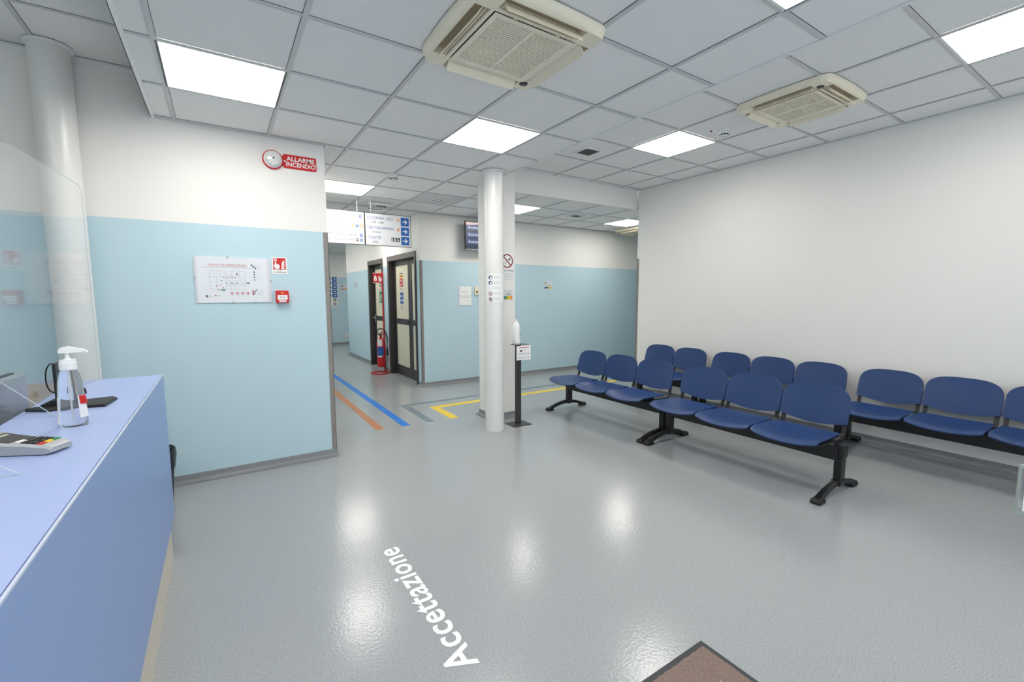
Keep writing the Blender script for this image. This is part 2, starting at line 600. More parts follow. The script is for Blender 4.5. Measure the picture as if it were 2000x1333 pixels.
# round columns
def column(name, c, r, h, label):
    g = G()
    g.lathe([(r, 0), (r, h)], 48)
    o = g.build(name, M_COLUMN, None, smooth=40, loc=(c[0], c[1], 0))
    g2 = G()
    g2.loft([[(a * math.cos(2 * PI * k / 40), a * math.sin(2 * PI * k / 40), z) for k in range(40)] for a, z in ((r + 0.0005, h - 0.02), (r + 0.012, h - 0.018), (r + 0.014, h - 0.001), (r + 0.0005, h - 0.001))], False, False)
    g2.build('collar', M_LAMPFRAME, o, smooth=40)
    return tag(o, label, 'column', kind='structure')
COLC, COLR = (2.419, 4.055), 0.1
column('round_column', COLC, COLR, HC, 'slim white round column in the middle of the room')
column('round_column', (-0.803, 4.055), 0.1, HL, 'white round column by the left wall behind the counter')

# skirting with a cove at its foot
def skirting(name, pts, h=0.066, th=0.006, lab=None):
    """pts: polyline on the wall face; room lies to the right of travel"""
    prof = [(0.0, 0.0), (0.05, 0.0), (0.05, 0.0012), (0.03, 0.005), (0.014, 0.016), (th, 0.036), (th, h - 0.003), (th - 0.002, h), (0.0, h)]
    V = [Vector((p[0], p[1])) for p in pts]
    loops = []
    for i, p in enumerate(V):
        ns = []
        for a, b in ((i - 1, i), (i, i + 1)):
            if a >= 0 and b < len(V):
                t = (V[b] - V[a]).normalized()
                ns.append(Vector((t.y, -t.x)))
        n = ns[0] if len(ns) == 1 else (ns[0] + ns[1]) / (1 + ns[0].dot(ns[1]))
        loops.append([(p.x + n.x * d, p.y + n.y * d, z) for d, z in prof])
    o = G().loft(loops).build(name, M_SKIRT, smooth=35)
    return struct(o, lab)
skirting('baseboard_left', [(-2.85, YW), (XL, YW), (XL, YE)])
skirting('baseboard_right', [(XR + 2, YRE), (XR, YRE), (XR, -2.05)])
skirting('baseboard_far', [(XD, D2[0] - 0.041), (XD, YF), (9.05, YF)])
skirting('baseboard_corridor', [(XD, D1[0] - 0.041), (XD, D2[1] + 0.075)])
skirting('baseboard_corridor_end', [(3.6, 11.38), (XD, 11.38), (XD, D1[1] + 0.075)])
skirting('baseboard_end', [(XL, YE), (6.85, YE)])
skirting('baseboard_pillar', [(2.745, 4.69), (2.585, 4.69), (2.585, 4.38), (2.90, 4.38), (2.90, 4.69), (2.75, 4.69)])

# corner guards
def guard(name, x, y, sx, sy, w=0.036, top=1.985):
    t = 0.003
    g = G()
    x0, x1 = sorted((x - sx * t, x + sx * w))
    g.box(x0, x1, *sorted((y, y - sy * t)), 0.064, top)
    y0, y1 = sorted((y - sy * t, y + sy * w))
    g.box(*sorted((x, x - sx * t)), y0, y1, 0.064, top)
    return struct(g.build(name, M_GUARD))
guard('trim_1', XL, YW, -1, 1)
guard('trim_2', XD, YF, 1, 1)
guard('trim_3', XR, YRE, 1, -1)

# ------------------------------------------------------------------ ceilings
def unit_tile():
    g = G()
    a, b = 0.2862, 0.006
    g.loft([[(-a, -a, 0.02), (a, -a, 0.02), (a, a, 0.02), (-a, a, 0.02)], [(-a, -a, b), (a, -a, b), (a, a, b), (-a, a, b)]])
    return g.mesh('ceiling_tile', M_TILE)
TILE = unit_tile()
def ceiling(name, H, gx, gy, rects, slab, skip, label):
    root = G().box(*slab).build(name, M_WHITE)
    struct(root, label)
    for (x0, x1, y0, y1) in rects:
        G().box(x0, x1, y0, y1, 0.0195, 0.0208).build('plenum_board', M_GAPSHADE, root, loc=(0, 0, H))  # added dark sheet, paints the shadow gap along the grid bars
        i0, i1 = math.floor((x0 - gx) / T + 1e-6), math.ceil((x1 - gx) / T - 1e-6)
        j0, j1 = math.floor((y0 - gy) / T + 1e-6), math.ceil((y1 - gy) / T - 1e-6)
        for i in range(i0, i1):
            for j in range(j0, j1):
                if (i, j) in skip:
                    continue
                cx, cy = gx + (i + 0.5) * T, gy + (j + 0.5) * T
                a0, a1 = max(x0, cx - 0.3), min(x1, cx + 0.3)
                b0, b1 = max(y0, cy - 0.3), min(y1, cy + 0.3)
                if a1 - a0 < 0.06 or b1 - b0 < 0.05:
                    continue
                if a1 - a0 > 0.597 and b1 - b0 > 0.597:
                    inst('ceiling_tile', TILE, root, (cx, cy, H))
                else:
                    G().box(a0 + 0.0138, a1 - 0.0138, b0 + 0.0138, b1 - 0.0138, 0.006, 0.02).build('ceiling_tile', M_TILE, root, loc=(0, 0, H))
        for i in range(i0, i1 + 1):
            x = gx + i * T
            if x0 + 0.02 < x < x1 - 0.02:
                G().box(x - 0.012, x + 0.012, y0, y1, 0.0, 0.0035).build('grid_bar', M_TBAR, root, loc=(0, 0, H))
        for j in range(j0, j1 + 1):
            y = gy + j * T
            if y0 + 0.02 < y < y1 - 0.02 or abs(y - y1) < 1e-3:
                G().box(x0, x1, y - 0.012, y + 0.012, 0.0006, 0.004).build('grid_bar', M_TBAR, root, loc=(0, 0, H))
    return root
def row(j):
    return GY + j * T
LIGHTS_M = [(7, 17), (0, 1), (3, 1), (3, -3), (0, -3), (2, 5), (6, 5), (10, 5), (3, 9), (2, 12), (2, 15)]  # the round-the-corner and halfway corridor panels are added, unseen, to brighten the corridor
AC_M = [(2, -1)]
SK_M = set(LIGHTS_M) | {(2, -1), (4, 5)}
cm = ceiling('ceiling', HC, GX, GY,
             [(XB, SEAM, row(-4), row(3)), (XL, SEAM, row(3), row(4)), (XL, 9.05, row(4), row(7)), (XL, XD, row(7), YE)],
             (XB, SEAM, -2.05, YF, HC + 0.021, 3.1), SK_M, 'suspended ceiling of grey mineral tiles in a steel grid, middle bay')
G().box(SEAM, 9.05, 4.74, YF, HC + 0.021, 3.1).build('backing', M_WHITE, cm)
G().box(XL, XD, YF, YE, HC + 0.021, 3.1).build('backing', M_WHITE, cm)
G().box(XD, 6.85, 11.38, YE, HC + 0.006, 3.1).build('backing', M_TILE, cm)
G().box(XB, SEAM, -2.05, row(-4), HC + 0.006, HC + 0.021).build('backing', M_TILE, cm)
g = G()
g.box(XB, XB + 0.024, -2.05, YW, -0.002, 0.024)
g.box(XB, XB + 0.003, -2.05, YW, -0.002, 0.3)
g.build('edge_trim', M_LAMPFRAME, cm, loc=(0, 0, HC))
G().box(SEAM - 0.012, SEAM, -2.05, 4.38, -0.0015, 0.024).build('edge_trim', M_TILE, cm, loc=(0, 0, HC))
G().box(XB, XL, YW - 0.03, YW, 0.0, 0.006).build('edge_trim', M_TBAR, cm, loc=(0, 0, HC))
G().box(XL, 9.05, YF - 0.022, YF, 0.0, 0.004).build('edge_trim', M_TBAR, cm, loc=(0, 0, HC))
LIGHTS_R = [(1, 0), (1, -4)]
cr = ceiling('ceiling', HR, RX, RY, [(SEAM, XR, RY - 5 * T, 4.69)], (SEAM, XR, -2.05, 4.69, HR + 0.021, 3.1),
             set(LIGHTS_R) | {(1, -2)}, 'higher suspended ceiling of grey mineral tiles, right bay')
G().box(SEAM, XR, -2.05, RY - 5 * T, HR + 0.006, HR + 0.021).build('backing', M_TILE, cr)
G().box(XR - 0.022, XR, -2.05, 4.69, 0.0, 0.004).build('edge_trim', M_TBAR, cr, loc=(0, 0, HR))
g = G()
g.box(SEAM, XR, 4.66, 4.69, 0.0, 0.004)
g.box(2.9, XR, 4.686, 4.69, -0.03, 0.0)
g.build('edge_trim', M_LAMPFRAME, cr, loc=(0, 0, HR))
LGX, LGY = -0.86, 3.57
cl = ceiling('ceiling', HL, LGX, LGY, [(-2.06, XB, LGY - 4 * T, YW)], (-2.85, XB, -2.05, YW, HL + 0.021, 3.1),
             {(-2, -4)}, 'higher suspended ceiling above the reception desk, left bay')
g = G()
g.box(-2.85, XB, YW - 0.03, YW, -0.004, 0.0)
g.box(-2.85, XB, YW - 0.008, YW, -0.032, 0.0)
g.build('edge_trim', M_LAMPFRAME, cl, loc=(0, 0, HL))

# LED panels
def make_light(name='ceiling_light'):
    r = thing(name, 'square LED ceiling panel', 'ceiling light')
    g = G()
    a, b = 0.297, 0.284
    for (x0, x1, y0, y1) in ((-a, a, -a, -b), (-a, a, b, a), (-a, -b, -b, b), (b, a, -b, b)):
        g.box(x0, x1, y0, y1, 0.0, 0.012)
    g.build('frame', M_LAMPFRAME, r)
    G().box(-b, b, -b, b, 0.002, 0.008).build('diffuser', M_LED, r)
    return r
proto = make_light()
LLAB = {('m', 7, 17): 'LED panel round the corner at the corridor end, out of sight', ('m', 0, 1): 'lit square LED panel above the fire alarm wall', ('m', 3, 1): 'lit square LED panel above the white round column',
        ('m', 3, -3): 'lit LED panel cut off by the top edge of the picture', ('m', 0, -3): 'LED panel in the ceiling above the counter, outside the picture',
        ('m', 2, 5): 'lit LED panel over the hanging corridor signs', ('m', 6, 5): 'lit LED panel just right of the square pillar, beyond the bulkhead',
        ('m', 10, 5): 'lit LED panel at the far right beyond the bulkhead', ('m', 3, 9): 'LED panel in the corridor ceiling behind the hanging signs',
        ('m', 2, 12): 'LED panel halfway down the corridor, hidden behind the hanging signs', ('m', 2, 15): 'LED panel at the far end of the corridor', ('r', 1, 0): 'lit square LED panel between the air vent and the smaller air conditioner',
        ('r', 1, -4): 'lit LED panel in the top right corner of the picture', ('l', -2, -4): 'LED panel above the reception desk, outside the picture'}  # the reception panel is added out of view to light the left bay
spots = [(('m',) + c, GX, GY, HC) for c in LIGHTS_M] + [(('r',) + c, RX, RY, HR) for c in LIGHTS_R] + [(('l', -2, -4), LGX, LGY, HL)]
for k, (key, gx, gy, H) in enumerate(spots):
    o = proto if k == 0 else copy_tree(proto)
    o.location = (gx + (key[1] + 0.5) * T, gy + (key[2] + 0.5) * T, H)
    tag(o, LLAB[key], 'ceiling light', 'LED ceiling panels')

# ------------------------------------------------------------------ ceiling cassette air conditioners
def rsq(h, z, n=10, rc=0.09, bow=0.012):
    """rounded square loop with slightly bowed sides"""
    pts = []
    for q in range(4):
        a0 = q * PI / 2
        cx, cy = [(h - rc, h - rc), (-(h - rc), h - rc), (-(h - rc), -(h - rc)), (h - rc, -(h - rc))][q]
        for k in range(n + 1):
            a = a0 + k / n * PI / 2
            pts.append((cx + rc * math.cos(a), cy + rc * math.sin(a), z))
        if bow:
            nx, ny = [(0, 1), (-1, 0), (0, -1), (1, 0)][q]
            e = pts[-1]
            L = h - rc
            for k in range(1, 6):
                t = k / 6
                if q == 0:
                    p = (L - 2 * L * t, h)
                elif q == 1:
                    p = (-h, L - 2 * L * t)
                elif q == 2:
                    p = (-L + 2 * L * t, -h)
                else:
                    p = (h, -L + 2 * L * t)
                bb = bow * math.sin(PI * t)
                pts.append((p[0] + nx * bb, p[1] + ny * bb, z))
    return pts
def make_ac():
    r = thing('air_conditioner', 'cream ceiling cassette air conditioner', 'air conditioner')
    H, h2 = 0.348, 0.320
    g = G()
    g.loft([rsq(H, 0.0, rc=0.07), rsq(H, -0.012, rc=0.07), rsq(H - 0.008, -0.028, rc=0.065), rsq(h2 + 0.005, -0.045, rc=0.04, bow=0.004), rsq(h2, -0.044, rc=0.035, bow=0.0001), rsq(h2, -0.002, rc=0.035, bow=0.0001)], False, False)
    s0, s1, sl = 0.246, 0.3195, 0.222
    for sx in (-1, 1):
        for sy in (-1, 1):
            g.box(*sorted((sx * sl, sx * s1)), *sorted((sy * sl, sy * s1)), -0.0445, -0.003)
    for (x0, x1, y0, y1) in ((-s0, s0, -s0, -0.228), (-s0, s0, 0.228, s0), (-s0, -0.228, -0.228, 0.228), (0.228, s0, -0.228, 0.228)):
        g.box(x0, x1, y0, y1, -0.047, -0.003)
    g.build('panel', M_AC, r, smooth=50)
    for q in range(4):
        g = G()
        g.box(-sl, sl, s0, s0 + 0.012, -0.006, -0.004)
        inst('air_outlet', g.mesh('air_outlet', M_ACDARK), r, rot=(0, 0, q * PI / 2))
        g = G()
        g.box(-sl, sl, s0 + 0.012, s1, -0.010, -0.006)
        fm = g.mesh('duct_lip', M_ACTAN)
        inst('duct_lip', fm, r, rot=(0, 0, q * PI / 2))
        # the swing flap, hinged at the inner side and opened downwards
        def fl(u, v):
            t = v
            y = s0 + 0.018 + 0.060 * t * math.cos(0.75 + 0.2 * t)
            z = -0.028 - 0.060 * t * math.sin(0.70 + 0.2 * t)
            return ((u - 0.5) * 2 * (sl - 0.012), y, z)
        g = G().sheet(fl, 8, 6, -0.004)
        inst('flap', g.mesh('flap', M_AC, 40), r, rot=(0, 0, q * PI / 2))
        g = G().box(-sl + 0.012, sl - 0.012, s0 + 0.009, s0 + 0.0125, -0.040, -0.012)
        inst('guide_vane', g.mesh('guide_vane', M_AC), r, rot=(0, 0, q * PI / 2))
    g = G()
    a = 0.222
    for (x0, x1, y0, y1) in ((-a, a, -a, -0.198), (-a, a, 0.198, a), (-a, -0.198, -0.198, 0.198), (0.198, a, -0.198, 0.198), (-0.008, 0.008, -0.198, 0.198)):
        g.box(x0, x1, y0, y1, -0.053, -0.046)
    gr = g.build('grille', M_AC, r, bevel=0.002)
    g = G()
    n = 27
    for k in range(n):
        y = -0.198 + 0.396 * (k + 0.5) / n
        g.box(-0.198, 0.198, y - 0.0037, y + 0.0037, -0.0515, -0.045)
    tag(g.build('grille_slats', M_AC, gr), kind='stuff')
    G().box(-0.2, 0.2, -0.2, 0.2, -0.040, -0.038).build('grille_filter', M_ACGREY, gr)
    g = G().lathe([(0.0215, -0.052), (0.024, -0.050), (0.024, -0.044)], 24, c=(0.255, 0.255), sx=1, sy=1)
    g.build('sensor', M_CHARCOAL, r, smooth=40)
    for x in (-0.12, 0.12):
        G().box(x - 0.012, x + 0.012, -0.236, -0.226, -0.0495, -0.047).build('latch', M_AC, r)
    return r
ac = make_ac()
ac.location = (1.288, 1.985, HC)
tag(ac, 'large cream cassette air conditioner at the top middle of the picture', 'air conditioner', 'ceiling air conditioners')
ac2 = copy_tree(ac)
ac2.location = (3.965, 1.875, HR)
ac2.rotation_euler = (0, 0, PI)
tag(ac2, 'smaller-looking cream cassette air conditioner at upper right, near the right wall', 'air conditioner', 'ceiling air conditioners')
ac3 = copy_tree(ac)
ac3.location = (6.88, 6.04, HC)
tag(ac3, 'cream air conditioner peeking out beyond the bulkhead at the far right light', 'air conditioner', 'ceiling air conditioners')

# smoke detectors, vents, diffuser
def make_smoke():
    r = thing('smoke_detector', 'white smoke detector', 'smoke detector')
    G().lathe([(0.052, 0.0), (0.052, -0.014), (0.047, -0.018)], 28).build('base', M_WPL, r, smooth=35)
    G().lathe([(0.040, -0.018), (0.046, -0.024), (0.045, -0.034), (0.034, -0.046), (0.0, -0.047)], 28).build('chamber', M_WPL, r, smooth=50)
    g = G()
    for k in range(10):
        a = 2 * PI * k / 10
        c, s_ = math.cos(a), math.sin(a)
        t = (-s_ * 0.009, c * 0.009)
        b = [(0.0425 * c + t[0], 0.0425 * s_ + t[1], -0.037), (0.0425 * c - t[0], 0.0425 * s_ - t[1], -0.037), (0.036 * c - t[0], 0.036 * s_ - t[1], -0.046), (0.036 * c + t[0], 0.036 * s_ + t[1], -0.046)]
        g.add([(x * 1.03, y * 1.03, z - 0.001) for x, y, z in b], [(0, 1, 2, 3)])
    g.build('slots', M_BLK, r)
    return r
sd = make_smoke()
sd.location = (4.065, 2.575, HR + 0.006)
tag(sd, 'white smoke detector left of the smaller air conditioner', 'smoke detector', 'smoke detectors')
sd2 = copy_tree(sd)
sd2.location = (1.605, 4.735, HC)
tag(sd2, 'white smoke detector on the ceiling grid in front of the corridor', 'smoke detector', 'smoke detectors')
t_ = thing('cable_rosette', 'small round white ceiling cap beside the smoke detector', 'ceiling cap', (3.985, 2.63, HR + 0.006))
G().lathe([(0.026, 0), (0.026, -0.006), (0.02, -0.011), (0, -0.012)], 20).build('cap', M_WPL, t_, smooth=40)
G().box(-0.028, -0.012, 0.008, 0.02, -0.0135, -0.004).build('cable_slot', M_DRED, t_)
v = thing('air_vent', 'small square slatted air vent in the ceiling', 'air vent', (3.42, 3.74, HR + 0.006))
g = G()
for (x0, x1, y0, y1) in ((-0.125, 0.125, -0.125, -0.092), (-0.125, 0.125, 0.092, 0.125), (-0.125, -0.092, -0.092, 0.092), (0.092, 0.125, -0.092, 0.092)):
    g.box(x0, x1, y0, y1, -0.008, 0.0)
g.build('frame', M_LAMPFRAME, v, bevel=0.003)
G().box(-0.092, 0.092, -0.092, 0.092, -0.001, 0.0).build('duct', M_ACGREY, v)
for k in range(7):
    y = -0.092 + 0.184 * (k + 0.5) / 7
    G().hexa([(-0.09, y - 0.010, -0.007), (0.09, y - 0.010, -0.007), (0.09, y - 0.007, -0.007), (-0.09, y - 0.007, -0.007)],
             [(-0.09, y + 0.004, -0.001), (0.09, y + 0.004, -0.001), (0.09, y + 0.007, -0.001), (-0.09, y + 0.007, -0.001)]).build('slat', M_GREYPL, v)
v = thing('air_diffuser', 'round swirl air diffuser in a grey metal ceiling tile', 'air diffuser', (GX + 4.5 * T, GY + 5.5 * T, HC))
G().box(-0.295, 0.295, -0.295, 0.295, 0.003, 0.01).build('plate', M_TBAR, v)
G().lathe([(0.10, 0.002), (0.10, -0.006), (0.09, -0.009), (0, -0.009)], 36).build('disc', M_WPL, v, smooth=35)
g = G()
for k in range(8):
    a = 2 * PI * k / 8
    ca, sa = math.cos(a), math.sin(a)
    q = [(0.035, -0.008), (0.08, -0.016), (0.08, 0.012), (0.035, 0.006)]
    g.add([(x * ca - y * sa, x * sa + y * ca, -0.0097) for x, y in q], [(0, 1, 2, 3)])
g.build('openings', M_BLK, v)
v = thing('slot_vent', 'narrow slotted air vent in the ceiling beyond the bulkhead', 'air vent', (4.87, 5.58, HC + 0.006))
G().box(-0.14, 0.14, -0.10, 0.10, -0.006, 0).build('frame', M_TBAR, v)
G().box(-0.07, 0.07, -0.05, 0.05, -0.008, -0.005).build('slot', M_BLK, v)

# emergency luminaire above the hanging signs
v = thing('emergency_light', 'slim white emergency exit light on the ceiling above the hanging signs', 'emergency light', (1.915, 6.235, HC))
G().box(-0.165, 0.165, -0.02, 0.03, -0.03, 0.0).build('body', M_WPL, v, bevel=0.004)
G().box(-0.165, 0.165, -0.006, 0.0, -0.10, -0.03).build('pane', M_ACRYL, v)
p = Print(lambda u, w, d: (u, -0.006 - d, w))
p.fake(M_BLK, -0.05, 0.1, -0.05, 0.012)
p.rect(M_BLK, -0.16, 0.02, -0.095, -0.088)
p.finish(v)
g = G()
g.box(-0.165, 0.165, -0.012, 0.006, -0.106, -0.1)
g.build('rail', M_LAMPFRAME, v)

# ------------------------------------------------------------------ doors of the corridor
def door(name, y0, y1, side, label):
    """door in the corridor wall; opening y0..y1; side = width of the fixed side leaf at the near end"""
    d = struct(thing(name, label, None, (XD, 0, 0)))
    fw = 0.075
    g = G()
    g.box(-0.02, 0.14, y0 - 0.04, y0 + 0.006, 0, DH + fw)
    g.box(-0.02, 0.14, y1 - 0.012, y1 + fw, 0, DH + fw)
    g.build('frame', M_DARKMET, d, bevel=0.003)
    G().box(-0.022, 0.14, y0 - 0.041, y1 + fw + 0.001, DH - 0.012, DH + fw).build('frame_head', M_DOORTOP, d, bevel=0.003)
    def leaf(a, b, st):
        L = G()
        x0, x1 = 0.075, 0.115
        L.box(x0, x1, a, a + st, 0.01, DH - 0.015)
        L.box(x0, x1, b - st, b, 0.01, DH - 0.015)
        for z0, z1 in ((0.01, 0.19), (0.94, 1.035), (DH - 0.10, DH - 0.015)):
            L.box(x0, x1, a + st, b - st, z0, z1)
        lo = L.build('leaf', M_DARKMET, d, bevel=0.002)
        for z0, z1 in ((0.19, 0.94), (1.035, DH - 0.10)):
            G().box(x0 + 0.008, x1 - 0.008, a + st, b - st, z0, z1).build('panel', M_CREAM, lo)
        return lo
    a = y0 + 0.014
    if side:
        leaf(a, a + side, 0.085)
        a += side + 0.006
    lf = leaf(a, y1 - 0.014, 0.085)
    hy = a + 0.05 if side else y1 - 0.06
    sg = 1 if side else -1
    g = G()
    g.tube([(0.075, hy, 0.99), (0.03, hy, 0.99), (0.028, hy + sg * 0.02, 0.99), (0.028, hy + sg * 0.12, 0.99)], 0.009, 10)
    g.box(0.068, 0.075, hy - 0.018, hy + 0.018, 0.9, 1.06)
    g.build('handle', M_CHARCOAL if side else M_SILVER, lf, smooth=40)
    return d
door('door_2', D2[0], D2[1], 0.445, 'dark framed double door with cream panels, nearest to the corner')
door('door_1', D1[0], D1[1], 0.0, 'dark framed cream door further down the corridor')
# door notices
t_ = thing('door_notice', 'yellow, red and blue notice on the nearer corridor door', 'notice', (XD + 0.0825, 7.73, 1.60))
G().box(-0.001, 0, -0.10, 0.10, -0.2, 0.25).build('sheet', mat('clear_backing', (222, 216, 196), 0.5), t_)
p = Print(lambda u, w, d: (-0.001 - d, -u, w))
p.fake(M_NAVY, -0.08, 0.08, 0.222, 0.02)
p.rect(M_YEL, -0.085, 0.085, 0.155, 0.21, own='yellow_field')
p.fake(M_BRN, -0.06, 0.07, 0.172, 0.022, 2)
p.rect(M_RED, -0.085, 0.085, 0.075, 0.145, own='red_field')
p.fake(M_PAPER2, -0.06, 0.07, 0.1, 0.02, 2)
p.rect(M_RED, -0.085, 0.085, 0.0, 0.068, own='red_field')
p.fake(M_PAPER2, -0.07, 0.07, 0.024, 0.02, 2)
p.fake(M_GRY, -0.06, 0.06, -0.035, 0.012)
p.fake(M_GRY, -0.06, 0.06, -0.06, 0.012)
p.rect(M_SBLUE, -0.075, 0.085, -0.30, -0.10, own='blue_field')
p.fake(M_PAPER2, -0.05, 0.06, -0.18, 0.03, 2)
p.fake(M_PAPER2, -0.05, 0.07, -0.255, 0.03, 2)
for k in range(3):
    p.fake(M_GRY, -0.045, 0.055, -0.335 - 0.028 * k, 0.016, seed=k)
p.finish(t_)
t_ = thing('door_notice', 'green escape notice on the further corridor door', 'notice', (XD + 0.0825, 8.98, 1.50))
G().box(-0.001, 0, -0.13, 0.13, -0.22, 0.2).build('sheet', MATS['clear_backing'], t_)
p = Print(lambda u, w, d: (-0.001 - d, -u, w))
p.fake(M_BRN, -0.06, 0.1, 0.17, 0.03)
p.fake(M_BRN, -0.06, 0.1, 0.12, 0.03)
p.fake(M_GRY, -0.06, 0.1, 0.06, 0.02)
p.rect(M_GREEN, -0.07, 0.12, -0.20, 0.03)
p.circ(M_PAPER, 0.02, -0.075, 0.045, 2)
p.rect(M_PAPER, 0.0, 0.04, -0.17, -0.02, 2)
p.poly(M_PAPER, [(-0.02, -0.13), (0.02, -0.18), (0.06, -0.13)], 2.2)
p.fake(M_LGRY, -0.06, 0.11, -0.26, 0.015)
p.finish(t_)

# ------------------------------------------------------------------ hanging corridor signs
def hang_sign(x0, x1, label, fill):
    yS, z0, z1 = 6.05, 2.112, 2.522
    t = thing('hanging_sign', label, 'sign', ((x0 + x1) / 2, yS, z0), group='hanging corridor signs')
    w, h = x1 - x0, z1 - z0
    G().box(-w / 2, w / 2, -0.012, 0.012, 0, h).build('board', M_PAPER2, t)
    g = G()
    e = 0.006
    g.box(-w / 2 - e, w / 2 + e, -0.015, 0.015, -e, 0)
    g.box(-w / 2 - e, w / 2 + e, -0.015, 0.015, h, h + e)
    g.box(-w / 2 - e, -w / 2, -0.015, 0.015, 0, h)
    g.box(w / 2, w / 2 + e, -0.015, 0.015, 0, h)
    g.build('frame', M_CHARCOAL, t)
    for x in (-w / 2 + 0.08, w / 2 - 0.08):
        G().tube([(x, 0, h), (x, 0, HC - z0)], 0.0025, 6).build('wire', M_WPL, t)
    p = Print(lambda u, v_, d: (-w / 2 + u, -0.012 - d, v_))
    fill(p, w, h)
    p.finish(t)
    return t
def badge(p, m, ch, u, v, s=0.034):
    p.rect(m, u, u + s, v, v + s * 1.15, 1)
    p.text(M_PAPER, ch, u + s * 0.3, v + s * 0.22, s * 0.4, s * 0.75, 2, 0.03)
def fill_r(p, w, h):
    rows = [(0.275, 'ECOGRAFIA - ECG', 0.335, '彩超 - 心电图', 0.155, '1'), (0.147, 'DIRETTORE SANITARIO', 0.35, '主任办公室', 0.115, '2'), (0.02, 'TOILETTE', 0.17, '卫生间', 0.07, '')]
    for v, a, wa, b, wb, n in rows:
        p.rect(M_SBLUE, w - 0.136, w - 0.022, v, v + 0.112, own='arrow_square')
        p.arrow(M_PAPER, w - 0.08, v + 0.056, 0.034)
        p.text(M_NAVY, a, 0.03, v + 0.062, wa, 0.036, 1, 0.004)
        p.text(M_BLK, b, 0.085, v + 0.008, wb, 0.030)
        if n:
            badge(p, M_ORANGE, n, w - 0.192, v + 0.055)
    for k in range(2):
        u = w - 0.27 + 0.062 * k
        p.rect(M_BLK, u, u + 0.054, 0.058, 0.112)
        if k == 0:
            for du in (0.015, 0.038):
                p.circ(M_PAPER, u + du, 0.102, 0.005, 2, 10)
                p.rect(M_PAPER, u + du - 0.006, u + du + 0.006, 0.064, 0.095, 2)
        else:
            p.ring(M_PAPER, u + 0.026, 0.078, 0.011, 0.015, 2, 16)
            p.circ(M_PAPER, u + 0.024, 0.106, 0.004, 2, 10)
            p.line(M_PAPER, u + 0.024, 0.10, u + 0.026, 0.082, 0.005, 2)
            p.line(M_PAPER, u + 0.026, 0.084, u + 0.042, 0.07, 0.005, 2)
def fill_l(p, w, h):
    p.text(M_NAVY, 'ENDOSCOPIA', 0.07, 0.335, 0.29, 0.036, 1, 0.0)
    p.text(M_GRY, '胃镜 - 结肠镜', 0.20, 0.285, 0.15, 0.028)
    badge(p, M_SBLUE, '3', w - 0.06, 0.335)
    p.text(M_NAVY, 'TAC - RM', 0.10, 0.215, 0.22, 0.034, 1, 0.0)
    p.fake(M_LGRY, 0.20, 0.34, 0.18, 0.015)
    badge(p, M_ORANGE, '8', w - 0.155, 0.213)
    badge(p, M_SBLUE, '7', w - 0.105, 0.213)
    badge(p, M_ORANGE, '5', w - 0.055, 0.213)
    p.text(M_NAVY, 'MAMMOGRAFIA', 0.09, 0.098, 0.28, 0.034, 1, 0.0)
    p.text(M_BLK, '乳腺检查', w - 0.21, 0.10, 0.11, 0.026)
    badge(p, M_SBLUE, '6', w - 0.055, 0.093)
    p.text(M_NAVY, 'R.M.N. / MOC', 0.10, 0.037, 0.21, 0.034, 1, 0.0)
    p.text(M_BRN, '磁共振 - 骨密度', w - 0.285, 0.04, 0.16, 0.024)
    badge(p, M_BRN, '9', w - 0.105, 0.033)
    badge(p, M_SBLUE, '4', w - 0.055, 0.033)
hang_sign(1.652, 2.266, 'hanging sign with three blue arrow squares reading ECOGRAFIA and TOILETTE', fill_r)
hang_sign(1.025, 1.636, 'brightly lit hanging sign with numbered badges, cut off by the blue wall', fill_l)

# ------------------------------------------------------------------ things on the left wall
# fire alarm sounder
t_ = thing('fire_alarm', 'red fire alarm sounder with clear dome reading ALLARME INCENDIO', 'fire alarm', (0.423, YW, 2.531))
def rotY(prof, n=36, c=(0, 0)):
    """lathe about the -Y axis"""
    return [[(c[0] + r * math.cos(2 * PI * k / n), -y, c[1] + r * math.sin(2 * PI * k / n)) for k in range(n)] for r, y in prof]
G().loft(rotY([(0.074, 0.0), (0.074, 0.018), (0.070, 0.022)])).build('base', M_RED, t_, smooth=40)
G().loft(rotY([(0.066, 0.022), (0.066, 0.030)])).build('ring', M_WPL, t_, smooth=40)
dm = G().loft(rotY([(0.058, 0.030), (0.058, 0.058), (0.054, 0.066), (0.040, 0.070), (0.0, 0.071)])).build('dome', M_DOME, t_, smooth=50)
G().loft(rotY([(0.007, 0.071), (0.006, 0.074), (0.0, 0.0745)], 12)).build('boss', M_CHARCOAL, dm)
g = G()
px0, px1, pz0, pz1 = 0.055, 0.326, -0.050, 0.060
rc = 0.014
poly = []
for (cx, cz, a0) in ((px1 - rc, pz1 - rc, 0), (px0 + 0.035, pz1 - rc, PI / 2)):
    for k in range(6):
        a = a0 + k / 5 * PI / 2
        poly.append((cx + rc * math.cos(a), cz + rc * math.sin(a)))
poly += [(0.06, 0.040), (0.05, 0.036), (0.05, -0.030), (0.06, -0.034)]
for (cx, cz, a0) in ((px0 + 0.035, pz0 + rc, PI), (px1 - rc, pz0 + rc, 1.5 * PI)):
    for k in range(6):
        a = a0 + k / 5 * PI / 2
        poly.append((cx + rc * math.cos(a), cz + rc * math.sin(a)))
g.prism_map(poly, lambda x, z: (x, 0, z), lambda x, z: (x, -0.006, z))
g.build('plate', M_RED, t_)
p = Print(lambda u, v_, d: (u, -0.006 - d, v_))
p.text(M_PAPER, 'ALLARME', 0.100, 0.010, 0.212, 0.036, 1, 0.022)
p.text(M_PAPER, 'INCENDIO', 0.096, -0.034, 0.222, 0.036, 1, 0.022)
p.circ(M_PAPER, 0.086, 0.004, 0.007)
p.circ(M_PAPER, 0.319, 0.003, 0.005)
